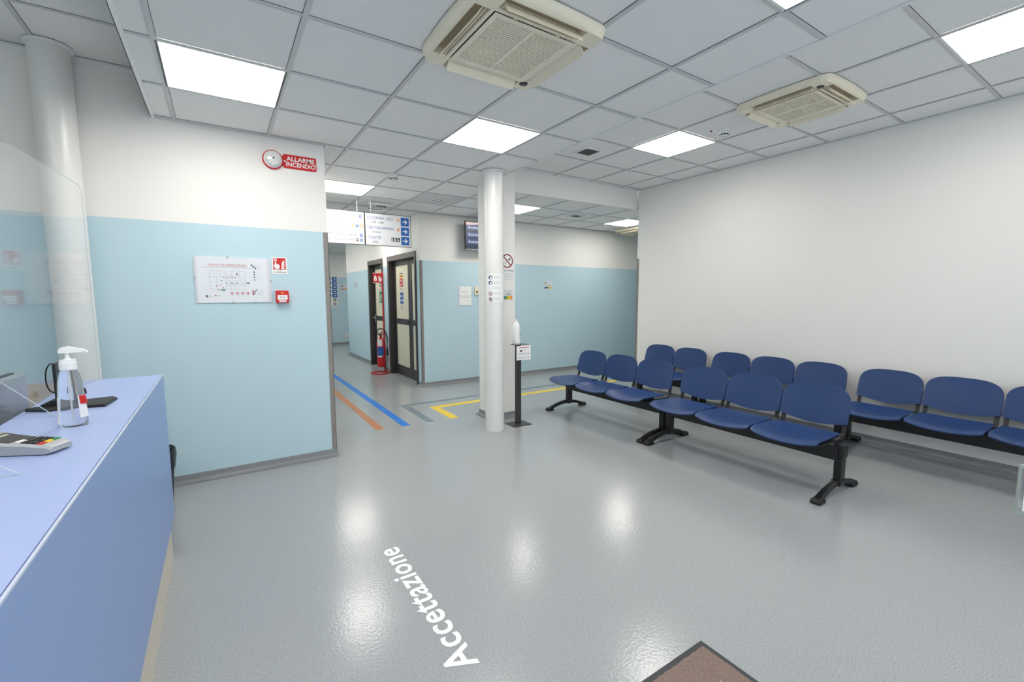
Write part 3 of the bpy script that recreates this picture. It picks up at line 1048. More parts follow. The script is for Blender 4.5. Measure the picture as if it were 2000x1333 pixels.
p.finish(t_, 'lettering')

# emergency plan
PX0, PX1, PZ0, PZ1 = -0.148, 0.362, 1.391, 1.742
t_ = thing('emergency_plan', 'framed white emergency plan headed PIANO DI EMERGENZA', 'plan', (PX0, YW, PZ0))
W_, H_ = PX1 - PX0, PZ1 - PZ0
G().box(0, W_, -0.008, 0, 0, H_).build('board', mat('plan_paper', (232, 231, 236), 0.5, noise=0.01), t_)
G().box(0, W_, -0.0125, -0.0095, 0, H_).build('glass', M_ACRYL, t_)
for (a, b) in ((0.0, 0.19), (W_, 0.17), (0.24, 0.0), (0.39, 0.0), (0.22, H_)):
    G().box(a - 0.006, a + 0.006, -0.0145, 0, b - 0.006, b + 0.006).build('clip', M_SILVER, t_)
p = Print(lambda u, v_, d: (u, -0.008 - d, v_))
p.text(M_PINK, 'PIANO DI EMERGENZA', 0.09, H_ - 0.072, 0.255, 0.020, 1, 0.0)
p.line(M_GRY, 0.05, H_ - 0.08, 0.375, H_ - 0.08, 0.0022)
bx0, bx1, by0, by1 = 0.095, 0.33, 0.105, 0.245
for (a, b, c, d_) in ((bx0, by0, bx1, by0), (bx0, by1, bx1, by1), (bx0, by0, bx0, by1), (bx1, by0, bx1, by1), (bx0, 0.20, 0.20, 0.20), (0.2, 0.105, 0.2, 0.245), (0.14, 0.105, 0.14, 0.2),
                      (0.27, 0.19, bx1, 0.19), (0.23, 0.105, 0.23, 0.17), (0.26, 0.105, 0.26, 0.17), (0.2, 0.17, bx1, 0.17), (0.2, 0.15, bx1, 0.15), (0.2, 0.135, bx1, 0.135), (0.24, 0.2, 0.24, 0.245),
                      (0.29, 0.2, 0.29, 0.245), (0.16, 0.2, 0.16, 0.245), (0.125, 0.225, 0.2, 0.225), (0.2, 0.21, 0.3, 0.21), (bx0, 0.16, 0.14, 0.16)):
    p.line(M_GRY, a, b, c, d_, 0.0014)
for (a, b, mm) in ((0.275, 0.228, M_DRED), (0.275, 0.22, M_DRED), (0.21, 0.196, M_PINK), (0.228, 0.196, M_DRED), (0.243, 0.196, M_PINK), (0.262, 0.196, M_PINK), (0.232, 0.153, M_DRED), (0.243, 0.15, M_PINK),
                   (0.185, 0.198, M_GREEN), (0.17, 0.17, M_BLK), (0.203, 0.152, M_GREEN), (0.272, 0.152, M_GREEN), (0.137, 0.128, M_DRED), (0.158, 0.138, M_PINK), (0.15, 0.1, M_DRED), (0.178, 0.117, M_PINK)):
    p.rect(mm, a - 0.004, a + 0.004, b - 0.004, b + 0.004, 2)
p.rect(M_GREEN, 0.165, 0.19, 0.092, 0.104, 2)
p.rect(M_BLK, 0.338, 0.358, 0.148, 0.158, 2)
for k in range(3):
    p.rect(M_BLK, 0.372 + 0.013 * k, 0.384 + 0.013 * k, H_ - 0.062 - 0.012 * k, H_ - 0.050 - 0.012 * k)
    p.rect(M_LGRY, 0.40, 0.445, H_ - 0.058 - 0.013 * k, H_ - 0.056 - 0.013 * k)
for k in range(4):
    p.circ(M_BLK if k < 3 else M_GRY, 0.394, 0.242 - 0.021 * k, 0.006, 1, 12)
    p.rect(M_LGRY, 0.408, 0.43, 0.241 - 0.021 * k, 0.243 - 0.021 * k)
for k in range(4):
    p.rect(M_PINK, 0.225 + 0.036 * k, 0.243 + 0.036 * k, 0.063, 0.083)
    p.rect(M_PAPER, 0.230 + 0.036 * k, 0.236 + 0.036 * k, 0.068, 0.078, 2)
    p.rect(M_LGRY, 0.226 + 0.036 * k, 0.244 + 0.036 * k, 0.052, 0.055)
p.line(M_BLK, 0.382, 0.06, 0.405, 0.105, 0.006)
p.rect(M_PINK, 0.374, 0.384, 0.058, 0.098)
for k in range(5):
    p.rect(M_LGRY, 0.41, 0.45, 0.06 + 0.009 * k, 0.062 + 0.009 * k)
p.circ(M_DNAVY, 0.07, 0.05, 0.009, 1, 14)
p.rect(M_LGRY, 0.082, 0.105, 0.046, 0.052)
p.circ(M_PINK, 0.125, 0.055, 0.006, 1, 12)
p.rect(M_LGRY, 0.133, 0.16, 0.052, 0.057)
p.finish(t_)

# alarm button sign
t_ = thing('alarm_sign', 'red and white sign of a hand pressing an alarm button beside flames', 'sign', (0.432, YW, 1.622))
G().box(-0.056, 0.056, -0.003, 0, 0, 0.137).build('plate', M_PAPER, t_)
p = Print(lambda u, v_, d: (u, -0.003 - d, v_))
p.rect(M_RED, -0.047, 0.045, 0.036, 0.130)
p.rect(M_PAPER, -0.042, -0.020, 0.103, 0.126, 2)
p.rect(M_RED, -0.038, -0.024, 0.107, 0.122, 3)
p.circ(M_PAPER, -0.031, 0.1145, 0.0045, 4, 12)
p.poly(M_PAPER, [(-0.034, 0.098), (-0.026, 0.098), (-0.024, 0.082), (-0.006, 0.078), (0.0, 0.068), (-0.001, 0.05), (-0.008, 0.041), (-0.030, 0.041), (-0.040, 0.056), (-0.042, 0.074), (-0.035, 0.078)], 2)
for k in range(4):
    v0 = 0.043 + 0.014 * k
    p.poly(M_PAPER, [(0.010 + 0.002 * k, v0), (0.022, v0 + 0.004), (0.038, v0 + 0.022), (0.032, v0 + 0.026), (0.020, v0 + 0.014), (0.011 + 0.002 * k, v0 + 0.010)], 2 + 0.1 * k)
p.rect(M_PAPER, 0.014, 0.036, 0.042, 0.049, 2.6)
p.fake(M_GRY, -0.02, 0.02, 0.022, 0.005)
p.fake(M_GRY, -0.045, 0.045, 0.011, 0.006)
p.finish(t_)

# call point
t_ = thing('call_point', 'red manual fire call point box below the alarm sign', 'call point', (0.437, YW, 1.385))
G().box(-0.047, 0.047, -0.045, 0, 0, 0.1).build('box', M_RED, t_, bevel=0.004)
G().box(-0.036, 0.036, -0.047, -0.044, 0.026, 0.064).build('window', M_PAPER, t_)
G().box(-0.026, 0.026, -0.047, -0.044, 0.006, 0.021).build('nameplate', M_PAPER, t_)
p = Print(lambda u, v_, d: (u, -0.047 - d, v_))
for k in (-1, 0, 1):
    p.circ(M_BLK, 0.014 * k, 0.047, 0.0035, 1, 10)
p.poly(M_BLK, [(-0.022, 0.047), (-0.014, 0.051), (-0.014, 0.043)])
p.poly(M_BLK, [(0.022, 0.047), (0.014, 0.051), (0.014, 0.043)])
p.fake(M_LGRY, -0.02, 0.02, 0.011, 0.005)
p.fn = lambda u, v_, d: (u, -0.045 - d, v_)
p.rect(M_ORANGE, -0.010, 0.010, 0.076, 0.088)
p.finish(t_)

# ------------------------------------------------------------------ far wall: television, notices
t_ = thing('television', 'wall-mounted screen listing Accettazione rows, half hidden by the column', 'television', (3.31, 6.42, 2.17))
G().box(0, 0.73, 0, 0.035, 0, 0.445).build('case', M_BLACKPL, t_, bevel=0.003)
G().box(0.0, 0.73, -0.004, 0.0, 0.0, 0.012).build('bezel', M_SILVER, t_)
g = G()
g.box(0.25, 0.48, 0.035, 0.06, 0.12, 0.32)
g.box(0.34, 0.39, 0.06, YF - 6.42, 0.18, 0.26)
g.build('bracket', M_BLACKMET, t_)
for x in (0.06, 0.62):
    G().box(x, x + 0.05, 0.005, 0.03, -0.006, 0).build('foot_pad', M_BLACKPL, t_)
p = Print(lambda u, v_, d: (u, -d, v_))
p.rect(M_SCREENB, 0.012, 0.718, 0.016, 0.433, own='screen')
p.poly(M_SCREENP, [(0.012, 0.385), (0.10, 0.388), (0.45, 0.42), (0.718, 0.40), (0.718, 0.433), (0.012, 0.433)], 1.6)
for v_ in (0.305, 0.195, 0.085):
    p.rect(M_SCREEN, 0.02, 0.71, v_, v_ + 0.085, 1.3, own='screen_row')
    p.text(M_SCREENW, 'Accettazione', 0.05, v_ + 0.022, 0.30, 0.05, 2)
p.finish(t_, 'screen_text')
t_ = thing('notice_frame', 'white notice in a clear frame left of the thermostat on the far wall', 'notice', (3.395, YF, 1.282))
G().box(-0.11, 0.11, -0.010, 0, 0, 0.312).build('board', M_PAPER, t_)
for (a, b) in ((-0.11, 0.16), (0.11, 0.16), (0, 0.31)):
    G().box(a - 0.006, a + 0.006, -0.012, 0, b - 0.006, b + 0.006).build('clip', M_SILVER, t_)
p = Print(lambda u, v_, d: (u, -0.010 - d, v_))
p.fake(M_LGRY, -0.075, 0.075, 0.215, 0.012)
for k in range(3):
    p.fake(M_LGRY, -0.08, 0.08, 0.15 - 0.017 * k, 0.008, seed=k)
p.fake(M_LGRY, -0.01, 0.08, 0.07, 0.007)
p.finish(t_)
t_ = thing('thermostat', 'small cream thermostat box on the far blue wall', 'thermostat', (3.612, YF, 1.456))
G().box(-0.047, 0.047, -0.03, 0, 0, 0.137).build('case', M_AC, t_, bevel=0.004)
G().box(-0.03, 0.034, -0.033, -0.029, 0.03, 0.062).build('dial_panel', M_BRN, t_)
G().loft(rotY([(0.012, 0.033), (0.011, 0.041), (0, 0.0415)], 14, (0.012, 0.046))).build('knob', M_AC, t_, smooth=40)
def energy(name, x, y, z, w, h, label):
    t = thing(name, label, 'label', (x, y, z))
    G().box(-w / 2, w / 2, -0.0015, 0, 0, h).build('sheet', M_PAPER2, t)
    p = Print(lambda u, v_, d: (u, -0.0015 - d, v_))
    cols = [M_SBLUE, M_NAVY, mat('print_teal', (60, 130, 120), 0.5), mat('print_olive', (150, 170, 60), 0.5), M_YEL, M_ORANGE]
    for k in range(6):
        p.rect(cols[k], -w * 0.4 + w * 0.8 * k / 6, -w * 0.4 + w * 0.8 * (k + 1) / 6, h * 0.12, h * 0.32)
    p.rect(M_BLK, -w * 0.38, -w * 0.18, h * 0.74, h * 0.86)
    p.fake(M_GRY, -w * 0.2, w * 0.3, h * 0.56, h * 0.05)
    p.fake(M_GRY, -w * 0.38, w * 0.35, h * 0.42, h * 0.05)
    p.finish(t)
energy('info_label', 5.11, YF, 1.55, 0.2, 0.15, 'white label with a blue-to-yellow band, alone on the far blue wall')

# pillar signs
t_ = thing('no_smoking_sign', 'no smoking sign with a crossed-out cigarette on the square pillar', 'sign', (2.79, 4.38, 1.60))
G().box(-0.095, 0.095, -0.002, 0, 0, 0.335).build('plate', M_PAPER, t_)
p = Print(lambda u, v_, d: (u, -0.002 - d, v_))
p.ring(M_DRED, 0.0, 0.235, 0.066, 0.079)
p.line(M_BLK, -0.045, 0.20, 0.04, 0.262, 0.016)
p.line(M_PAPER, -0.042, 0.202, 0.02, 0.2475, 0.011, 2)
p.line(M_BLK, 0.03, 0.262, 0.05, 0.285, 0.003)
p.line(M_DRED, -0.05, 0.285, 0.05, 0.185, 0.012, 3)
p.text(M_BLK, 'VIETATO FUMARE', -0.09, 0.115, 0.18, 0.022, 1, 0.0)
for k in range(5):
    p.fake(M_LGRY, -0.08, 0.08, 0.095 - 0.018 * k, 0.006, seed=k)
p.finish(t_)
t_ = thing('info_label', 'white label with a green-to-orange band on the square pillar', 'label', (2.80, 4.38, 1.385))
G().box(-0.065, 0.068, -0.0015, 0, 0, 0.125).build('sheet', M_PAPER2, t_)
p = Print(lambda u, v_, d: (u, -0.0015 - d, v_))
for k, c in enumerate((MATS['print_teal'], MATS['print_olive'], M_YEL, M_ORANGE)):
    p.rect(c, -0.055 + 0.028 * k, -0.027 + 0.028 * k, 0.012, 0.05)
p.fake(M_BLK, -0.02, 0.045, 0.062, 0.007)
p.fake(M_GRY, -0.02, 0.03, 0.08, 0.006)
p.finish(t_)

# notice wrapped round the column
t_ = thing('column_notice', 'white notice with round blue and red symbols wrapped round the column', 'notice', (COLC[0], COLC[1], 0))
tc_ = Vector((-COLC[0], -COLC[1])).normalized()
rt_ = Vector((-tc_.y, tc_.x))
def wrap(s_, z, d):
    f = s_ / COLR
    r = COLR + 0.0015 + d
    q = tc_ * (math.cos(f) * r) + rt_ * (math.sin(f) * r)
    return (q.x, q.y, z)
s0_, s1_ = -0.088, 0.155
G().sheet(lambda u, v_: wrap(s0_ + (s1_ - s0_) * u, 1.375 + 0.29 * v_, 0), 24, 1, 0.001).build('sheet', M_PAPER, t_, smooth=60)
p = Print(wrap)
for k, (z, mm, ringed) in enumerate(((1.625, M_DNAVY, 0), (1.57, M_DNAVY, 0), (1.515, M_GRY, 2), (1.46, M_RED, 1), (1.405, M_RED, 1))):
    if ringed == 0:
        p.circ(mm, -0.036, z, 0.021)
        p.circ(M_PAPER, -0.034, z + 0.002, 0.009, 2, 12)
        p.rect(M_PAPER, -0.044, -0.026, z - 0.012, z - 0.003, 2)
    elif ringed == 1:
        p.ring(M_DRED, -0.036, z, 0.016, 0.021)
        p.circ(M_BLK if k == 4 else M_GRY, -0.036, z, 0.009, 1.5, 12)
        p.line(M_DRED, -0.05, z + 0.014, -0.022, z - 0.014, 0.004, 2)
    else:
        p.line(M_GRY, -0.05, z - 0.012, -0.05, z + 0.01, 0.003)
        p.line(M_GRY, -0.024, z - 0.012, -0.022, z + 0.012, 0.003)
    for j in range(3):
        p.fake(M_LGRY, -0.002, 0.07, z + 0.012 - 0.011 * j, 0.005, seed=k * 5 + j)
p.fake(M_GRY, -0.05, -0.01, 1.382, 0.005)
p.finish(t_)

# ------------------------------------------------------------------ corridor end: directory board, socket, little wall sign
t_ = thing('directory_board', 'directory board with a column of blue arrow squares at the corridor end', 'sign', (2.925, YE - 0.004, 1.05))
G().box(-0.6, 0.03, -0.006, 0, 0, 0.95).build('board', M_ACEDGE, t_)
p = Print(lambda u, v_, d: (u, -0.006 - d, v_))
p.lift = 0.0015
for k in range(7):
    v_ = 0.83 - 0.122 * k
    p.rect(M_PAPER, -0.58, -0.005, v_, v_ + 0.112, own='strip')
    if k < 5:
        p.rect(M_SBLUE, -0.145, -0.01, v_ + 0.002, v_ + 0.11, 2, own='arrow_square')
        p.arrow(M_PAPER, -0.078, v_ + 0.056, 0.036, 3)
        p.rect(M_SBLUE if k != 2 else M_BRN, -0.235, -0.175, v_ + 0.03, v_ + 0.09, 2)
    else:
        p.rect(M_BRN, -0.12, -0.04, v_ + 0.02, v_ + 0.095, 2)
        p.rect(M_PAPER, -0.095, -0.065, v_ + 0.04, v_ + 0.075, 3)
    p.fake(M_NAVY, -0.55, -0.28, v_ + 0.045, 0.03, 2, seed=k)
p.finish(t_)
t_ = thing('wall_socket', 'white socket plate low on the corridor end wall', 'socket', (3.13, YE, 0.22))
G().box(-0.06, 0.06, -0.012, 0, 0, 0.09).build('plate', M_WPL, t_, bevel=0.003)
for x in (-0.03, 0.03):
    G().box(x - 0.02, x + 0.02, -0.0135, -0.011, 0.022, 0.068).build('module', M_LGRY, t_)
t_ = thing('wall_label', 'tiny sign with a red mark on the blue corridor wall', 'label', (XD, 10.55, 1.62))
G().box(-0.003, 0, -0.1, 0.1, 0, 0.15).build('plate', M_ACEDGE, t_)
p = Print(lambda u, v_, d: (-0.003 - d, -u, v_))
p.line(M_BLK, -0.03, 0.12, 0.0, 0.05, 0.016)
p.line(M_PINK, 0.0, 0.09, 0.05, 0.03, 0.012)
p.rect(M_GRY, -0.02, 0.03, 0.02, 0.04)
p.finish(t_)
t_ = thing('wall_label', 'tiny white card beside the directory board at the corridor end', 'label', (3.11, YE, 1.60))
G().box(-0.09, 0.09, -0.004, 0, 0, 0.16).build('card', M_PAPER2, t_)
p = Print(lambda u, v_, d: (u, -0.004 - d, v_))
p.lift = 0.003
p.rect(M_BLK, -0.08, -0.02, 0.11, 0.14)
p.rect(M_ORANGE, -0.06, 0.08, 0.03, 0.06)
p.rect(M_SBLUE, -0.08, -0.02, 0.03, 0.05, 2)
p.finish(t_)

# ------------------------------------------------------------------ fire extinguisher on a floor stand
t_ = thing('extinguisher_stand', 'red floor stand with ring foot and red sign holding the extinguisher', 'stand', (2.44, 8.25, 0))
pts = [(0.16 * math.cos(a), 0.15 * math.sin(a), 0.012) for a in [2 * PI * k / 28 for k in range(29)]]
G().tube(pts, 0.011, 8, cap=False).build('ring_foot', M_RED, t_, smooth=50)
G().tube([(0.11, 0.10, 0.012), (0.16, 0.21, 0.012), (0.16, 0.22, 0.05), (0.16, 0.22, 1.9)], 0.011, 8).build('pole', M_RED, t_, smooth=50)
sg_ = G().box(-0.02, 0.16, 0.206, 0.210, 1.68, 1.87).build('sign_plate', M_RED, t_)
p = Print(lambda u, v_, d: (u, 0.206 - d, v_))
p.rect(M_PAPER, 0.0, 0.05, 1.72, 1.79, own='pictogram')
p.rect(M_PAPER, 0.012, 0.04, 1.79, 1.82)
p.rect(M_PAPER, -0.018, 0.125, 1.683, 1.69)
p.rect(M_PAPER, -0.018, 0.125, 1.86, 1.867)
p.rect(M_RED, 0.015, 0.035, 1.735, 1.75, 2)
p.rect(M_PAPER, 0.085, 0.115, 1.71, 1.81, own='pictogram')
p.poly(M_PAPER, [(0.12, 1.71), (0.145, 1.72), (0.14, 1.80), (0.122, 1.76)])
p.finish(sg_)
t_ = thing('fire_extinguisher', 'red fire extinguisher with black hose and blue label', 'fire extinguisher', (2.515, 8.40, 0.10))
G().lathe([(0.06, 0.0), (0.078, 0.012), (0.08, 0.03), (0.08, 0.46), (0.072, 0.50), (0.045, 0.535), (0.022, 0.55), (0.02, 0.57)], 28).build('cylinder', M_RED, t_, smooth=45)
g = G()
g.tube([(0, 0, 0.565), (0, 0, 0.62)], 0.02, 12)
g.tube([(-0.03, -0.03, 0.63), (0.05, 0.05, 0.66)], 0.011, 8)
g.tube([(-0.01, -0.01, 0.60), (0.06, 0.05, 0.615)], 0.009, 8)
g.build('valve', M_DRED, t_, smooth=40)
hp = []
for k in range(15):
    a = PI * k / 14
    hp.append((-0.02 - 0.07 * math.cos(a) * 0.9 + 0.03, -0.06, 0.62 + 0.09 * math.sin(a)))
hose = [(0.0, -0.02, 0.61), (-0.05, -0.06, 0.615), (-0.085, -0.07, 0.65), (-0.08, -0.07, 0.70), (-0.03, -0.07, 0.73), (0.05, -0.07, 0.69), (0.10, -0.06, 0.55), (0.115, -0.05, 0.42), (0.115, -0.05, 0.36)]
G().curve(hose, 0.010, 8).build('hose', M_BLACKPL, t_, smooth=50)
G().tube([(0.115, -0.05, 0.37), (0.118, -0.05, 0.30), (0.125, -0.05, 0.22)], [0.014, 0.03, 0.042], 12).build('horn', M_BLACKPL, t_, smooth=40)
def cylpatch(r, a0, a1, z0, z1, n=10):
    return G().sheet(lambda u, v_: (r * math.cos(a0 + (a1 - a0) * u), r * math.sin(a0 + (a1 - a0) * u), z0 + (z1 - z0) * v_), n, 1, 0.001)
cylpatch(0.082, math.radians(195), math.radians(285), 0.22, 0.38).build('label_blue', M_SBLUE, t_, smooth=60)
cylpatch(0.083, math.radians(205), math.radians(265), 0.19, 0.22).build('label_strip', M_PAPER, t_, smooth=60)
cylpatch(0.082, math.radians(200), math.radians(270), 0.40, 0.53).build('tag_card', M_PAPER, t_, smooth=60)
p = Print(lambda s_, z, d: ((0.083 + d) * math.cos(s_), (0.083 + d) * math.sin(s_), z))
for k in range(4):
    p.rect(M_PINK, math.radians(208), math.radians(255 - 8 * (k % 2)), 0.42 + 0.022 * k, 0.427 + 0.022 * k)
p.circ(M_PAPER, math.radians(235), 0.29, 0.018)
p.finish(t_)

# ------------------------------------------------------------------ floor tapes and lettering
def tape(name, poly, m, label):
    o = G().prism(poly, 0.0, 0.0012).build(name, m)
    return tag(o, label, 'floor marking', 'coloured guide lines on the floor')
tape('floor_line', [(1.335, 4.72), (1.421, 4.735), (1.421, 13.2), (1.335, 13.2)], M_T_OR, 'orange-brown guide line on the floor, leftmost of four')
tape('floor_line', [(1.621, 4.702), (1.71, 4.708), (1.71, 13.2), (1.621, 13.2)], M_T_BL, 'bright blue guide line running into the corridor')
tape('floor_line', [(1.914, 4.709), (2.002, 4.697), (2.002, 5.563), (9.0, 5.563), (9.0, 5.645), (1.914, 5.645)], M_T_GR, 'grey L-shaped guide line turning right before the far wall')
tape('floor_line', [(2.204, 4.697), (2.306, 4.704), (2.306, 5.255), (9.0, 5.255), (9.0, 5.36), (2.204, 5.36)], M_T_YE, 'yellow L-shaped guide line turning right past the pillar')
t_ = thing('floor_lettering', 'white word Accettazione stuck on the floor', 'floor lettering', (0.775, 1.43, 0))
vs, fs = text_polys('Accettazione', 0.018, 1.04)
x0, x1 = min(v[0] for v in vs), max(v[0] for v in vs)
y1 = max(v[1] for v in vs)
y0 = 0.0
# split into loose letters
par = list(range(len(vs)))
def find(a):
    while par[a] != a:
        par[a] = par[par[a]]
        a = par[a]
    return a
for f in fs:
    for i in f[1:]:
        par[find(i)] = find(f[0])
isl = {}
for f in fs:
    isl.setdefault(find(f[0]), []).append(f)
parts = []
for k, ff in isl.items():
    ids = sorted({i for f in ff for i in f})
    parts.append((min(vs[i][0] for i in ids), max(vs[i][0] for i in ids), ids, ff))
parts.sort()
merged = []
for a, b, ids, ff in parts:
    if merged and a < merged[-1][1] - 0.6 * (b - a) and (b - a) < 0.35:
        merged[-1][2].extend([(ids, ff)])
        merged[-1][1] = max(merged[-1][1], b)
    else:
        merged.append([a, b, [(ids, ff)]])
for a, b, lst in merged:
    g = G()
    for ids, ff in lst:
        mp = {i: k for k, i in enumerate(ids)}
        P2 = [((vs[i][1] - y0) / (y1 - y0), (vs[i][0] - x0) / (x1 - x0)) for i in ids]
        g.add([(-p_[0] * 0.122, p_[1] * 0.985, 0.0012) for p_ in P2], [tuple(mp[i] for i in f) for f in ff])
    g.build('letter', M_T_WH, t_)

# door mat
t_ = thing('door_mat', 'brown door mat with black rubber border in the bottom foreground', 'door mat', (1.603, 1.02, 0))
G().box(-0.9, 0, -1.5, 0, 0, 0.006).build('rubber_border', M_RUBBER, t_, bevel=0.002)
g = G()
nx, ny = 90, 60
rr = random.Random(3)
X0, X1, Y0, Y1 = -0.88, -0.018, -0.62, -0.020
vv = []
for j in range(ny + 1):
    for i in range(nx + 1):
        edge = i in (0, nx) or j in (0, ny)
        vv.append((X0 + (X1 - X0) * i / nx + (rr.uniform(-0.002, 0.002)), Y0 + (Y1 - Y0) * j / ny + rr.uniform(-0.002, 0.002), 0.005 if edge else 0.0105 + rr.uniform(-0.0012, 0.0012)))
g.add(vv, [(j * (nx + 1) + i, j * (nx + 1) + i + 1, (j + 1) * (nx + 1) + i + 1, (j + 1) * (nx + 1) + i) for j in range(ny) for i in range(nx)])
g.box(-0.88, -0.018, -1.48, -0.62, 0.005, 0.0105)
tag(g.build('pile', M_PILE, t_), kind='stuff')
G().box(-0.155, -0.125, -0.215, -0.165, 0.010, 0.0128).build('woven_logo', M_PAPER, t_)

# ------------------------------------------------------------------ waiting benches
def make_bench(nseat, pitch=0.483):
    r = thing('waiting_bench', 'bench', 'bench')
    half = nseat * pitch / 2
    lx = half + 0.010 if nseat > 2 else half - 0.04
    # local frame: sitter faces -X, row runs along Y, origin on the floor under the posts
    G().box(-0.055, 0.02, -lx, lx, 0.248, 0.352).build('beam', M_BLACKMET, r, bevel=0.004)
    pan_m = back_m = br_m = None
    W2 = pitch / 2 - 0.004
    def seat_fn(u, v):
        # u across (Y), v from front (0) to back (1)
        a = 2 * u - 1
        vx = -0.385 + 0.435 * v
        roundc = 0.045 * (abs(a) ** 4.0) * (1 - v) ** 2 + 0.0
        x = vx + roundc
        wfac = 1.0 - 0.07 * max(0.0, v - 0.35) / 0.65 - 0.04 * (1 - v) ** 8
        y = a * W2 * wfac
        dish = -0.031 * (1 - a * a) * math.sin(PI * min(1, max(0, (v - 0.02) / 0.98))) ** 0.7
        lip = -0.034 * max(0.0, 1 - v / 0.22) ** 2 * (1 - 0.35 * a * a)
        z = 0.428 + dish + lip - 0.010 * v - 0.010 * (1 - a * a) * (1 - v)
        return (x, y, z)
    def back_fn(u, v):
        a = 2 * u - 1
        ya = math.copysign(1 - (1 - abs(a)) ** 1.5, a)
        zt = 0.600 + 0.147 * max(0.0, 1 - abs(ya) ** 3.3) ** (1 / 3.0)
        zb = 0.446 + 0.040 * abs(ya) ** 1.8
        z = zb + (zt - zb) * v
        x = 0.098 + 0.085 * (z - 0.43) / 0.32 + 0.030 * (1 - ya * ya) * (1 - 0.3 * v) - 0.014 * max(0, (z - 0.66) / 0.1) ** 2 * 0.3
        y = ya * (W2 - 0.001)
        return (x, y, z)
    pan_m = G().sheet(seat_fn, 16, 14, 0.010).mesh('seat', M_BENCH, 50)
    back_m = G().sheet(lambda u, v: back_fn(1 - u, v), 30, 10, 0.012).mesh('backrest', M_BENCH, 50)
    g = G()
    prof = [(-0.30, 0.408), (-0.05, 0.398), (0.05, 0.398), (0.085, 0.405), (0.112, 0.43), (0.124, 0.47), (0.136, 0.53)]
    prof = [(x, z) for x, z in prof]
    loops = []
    for i, (x, z) in enumerate(prof):
        a = Vector(prof[max(0, i - 1)])
        b = Vector(prof[min(len(prof) - 1, i + 1)])
        t = (b - a).normalized()
        n = Vector((-t.y, t.x)) * 0.006
        loops.append([(x + n.x, -0.014, z + n.y - 0.012), (x + n.x, 0.014, z + n.y - 0.012), (x - n.x, 0.014, z - n.y - 0.012), (x - n.x, -0.014, z - n.y - 0.012)])
    g.loft(loops)
    br_m = g.mesh('seat_bracket', M_BLACKMET)
    g = G()
    g.box(-0.045, 0.045, -0.09, 0.09, 0.350, 0.400)
    mount_m = g.mesh('seat_mount', M_BLACKMET)
    for k in range(nseat):
        y = (k - (nseat - 1) / 2) * pitch
        inst('seat', pan_m, r, (0, y, 0))
        inst('backrest', back_m, r, (0, y, 0))
        inst('seat_mount', mount_m, r, (0, y, 0))
        for s_ in (-1, 1):
            inst('seat_bracket', br_m, r, (0.014, y + s_ * (W2 - 0.022), 0))
    # legs: post plus arched foot
    for s_ in (-1, 1):
        g = G()
        g.box(-0.036, 0.036, -0.026, 0.026, 0.055, 0.355)
        g.box(-0.042, 0.042, -0.032, 0.032, 0.265, 0.362)
        g.box(-0.045, 0.045, -0.034, 0.034, 0.085, 0.10)
        lg = g.build('leg', M_BLACKMET, r, bevel=0.006, loc=(0, s_ * lx, 0))
        loops = []
        n = 18
        for i in range(n + 1):
            t = i / n * 2 - 1
            x = t * 0.285 - 0.045
            zc = 0.086 - 0.064 * abs(t) ** 1.9
            hh = 0.024 - 0.008 * abs(t)
            ww = 0.020 + 0.010 * abs(t) ** 2
            loops.append([(x, -ww, zc - hh), (x, ww, zc - hh), (x, ww * 0.8, zc + hh * 0.8), (x, -ww * 0.8, zc + hh * 0.8)])
        ft = G().loft(loops).build('foot', M_BLACKMET, lg, smooth=50, bevel=0.005)
        for e in (-1, 1):
            x = e * 0.27 - 0.045
            G().loft([[(x - 0.045, -0.034, 0.0), (x + 0.045, -0.034, 0.0), (x + 0.045, 0.034, 0.0), (x - 0.045, 0.034, 0.0)],
                      [(x - 0.045, -0.034, 0.022), (x + 0.045, -0.034, 0.022), (x + 0.045, 0.034, 0.022), (x - 0.045, 0.034, 0.022)],
                      [(x - 0.036, -0.027, 0.038), (x + 0.036, -0.027, 0.042), (x + 0.036, 0.027, 0.042), (x - 0.036, 0.027, 0.038)]]).build('foot_cap', M_BLACKPL, lg, bevel=0.008)
    return r
b3 = make_bench(3)
XA, XWL = 3.715, 4.985
GRP = 'blue waiting benches'
def place(o, x, y, label):
    o.location = (x, y, 0)
    tag(o, label, 'bench', GRP)
place(b3, XA, 2.068, 'blue three-seat bench in the front row, nearest to the camera')
place(copy_tree(b3), XA, 3.618, 'blue three-seat bench in the front row, nearer the pillar')
place(copy_tree(b3), XWL, 2.558, 'blue three-seat bench in the middle of the row against the right wall')
place(copy_tree(b3), XWL, 1.018, 'blue three-seat bench against the right wall, cut off by the picture edge')
b2 = make_bench(2)
place(b2, XWL, 3.845, 'blue two-seat bench against the right wall, furthest from the camera')

# ------------------------------------------------------------------ hand sanitiser stand beside the column
t_ = thing('sanitizer_stand', 'dark metal floor stand with a small notice beside the column', 'stand', (2.757, 4.10, 0))
G().box(-0.135, 0.105, -0.12, 0.075, 0, 0.006).build('base_plate', M_CHARCOAL, t_, bevel=0.001)
G().box(-0.03, 0.03, -0.012, 0.028, 0.006, 0.898).build('post', M_CHARCOAL, t_, bevel=0.002)
G().prism([(-0.10, -0.02), (-0.03, -0.075), (0.105, -0.055), (0.09, 0.05), (-0.07, 0.06)], 0.898, 0.902).build('tray', M_CHARCOAL, t_)
no = G().box(-0.078, 0.108, -0.084, -0.080, 0.735, 0.892).build('notice_plate', M_PAPER, t_)
G().box(-0.02, 0.02, -0.080, -0.012, 0.80, 0.83).build('notice_arm', M_CHARCOAL, t_)
p = Print(lambda u, v_, d: (u, -0.084 - d, v_))
p.fake(M_PINK, -0.045, 0.08, 0.868, 0.008)
p.rect(M_BRN, -0.035, -0.008, 0.825, 0.848)
p.fake(M_LGRY, 0.005, 0.06, 0.835, 0.006)
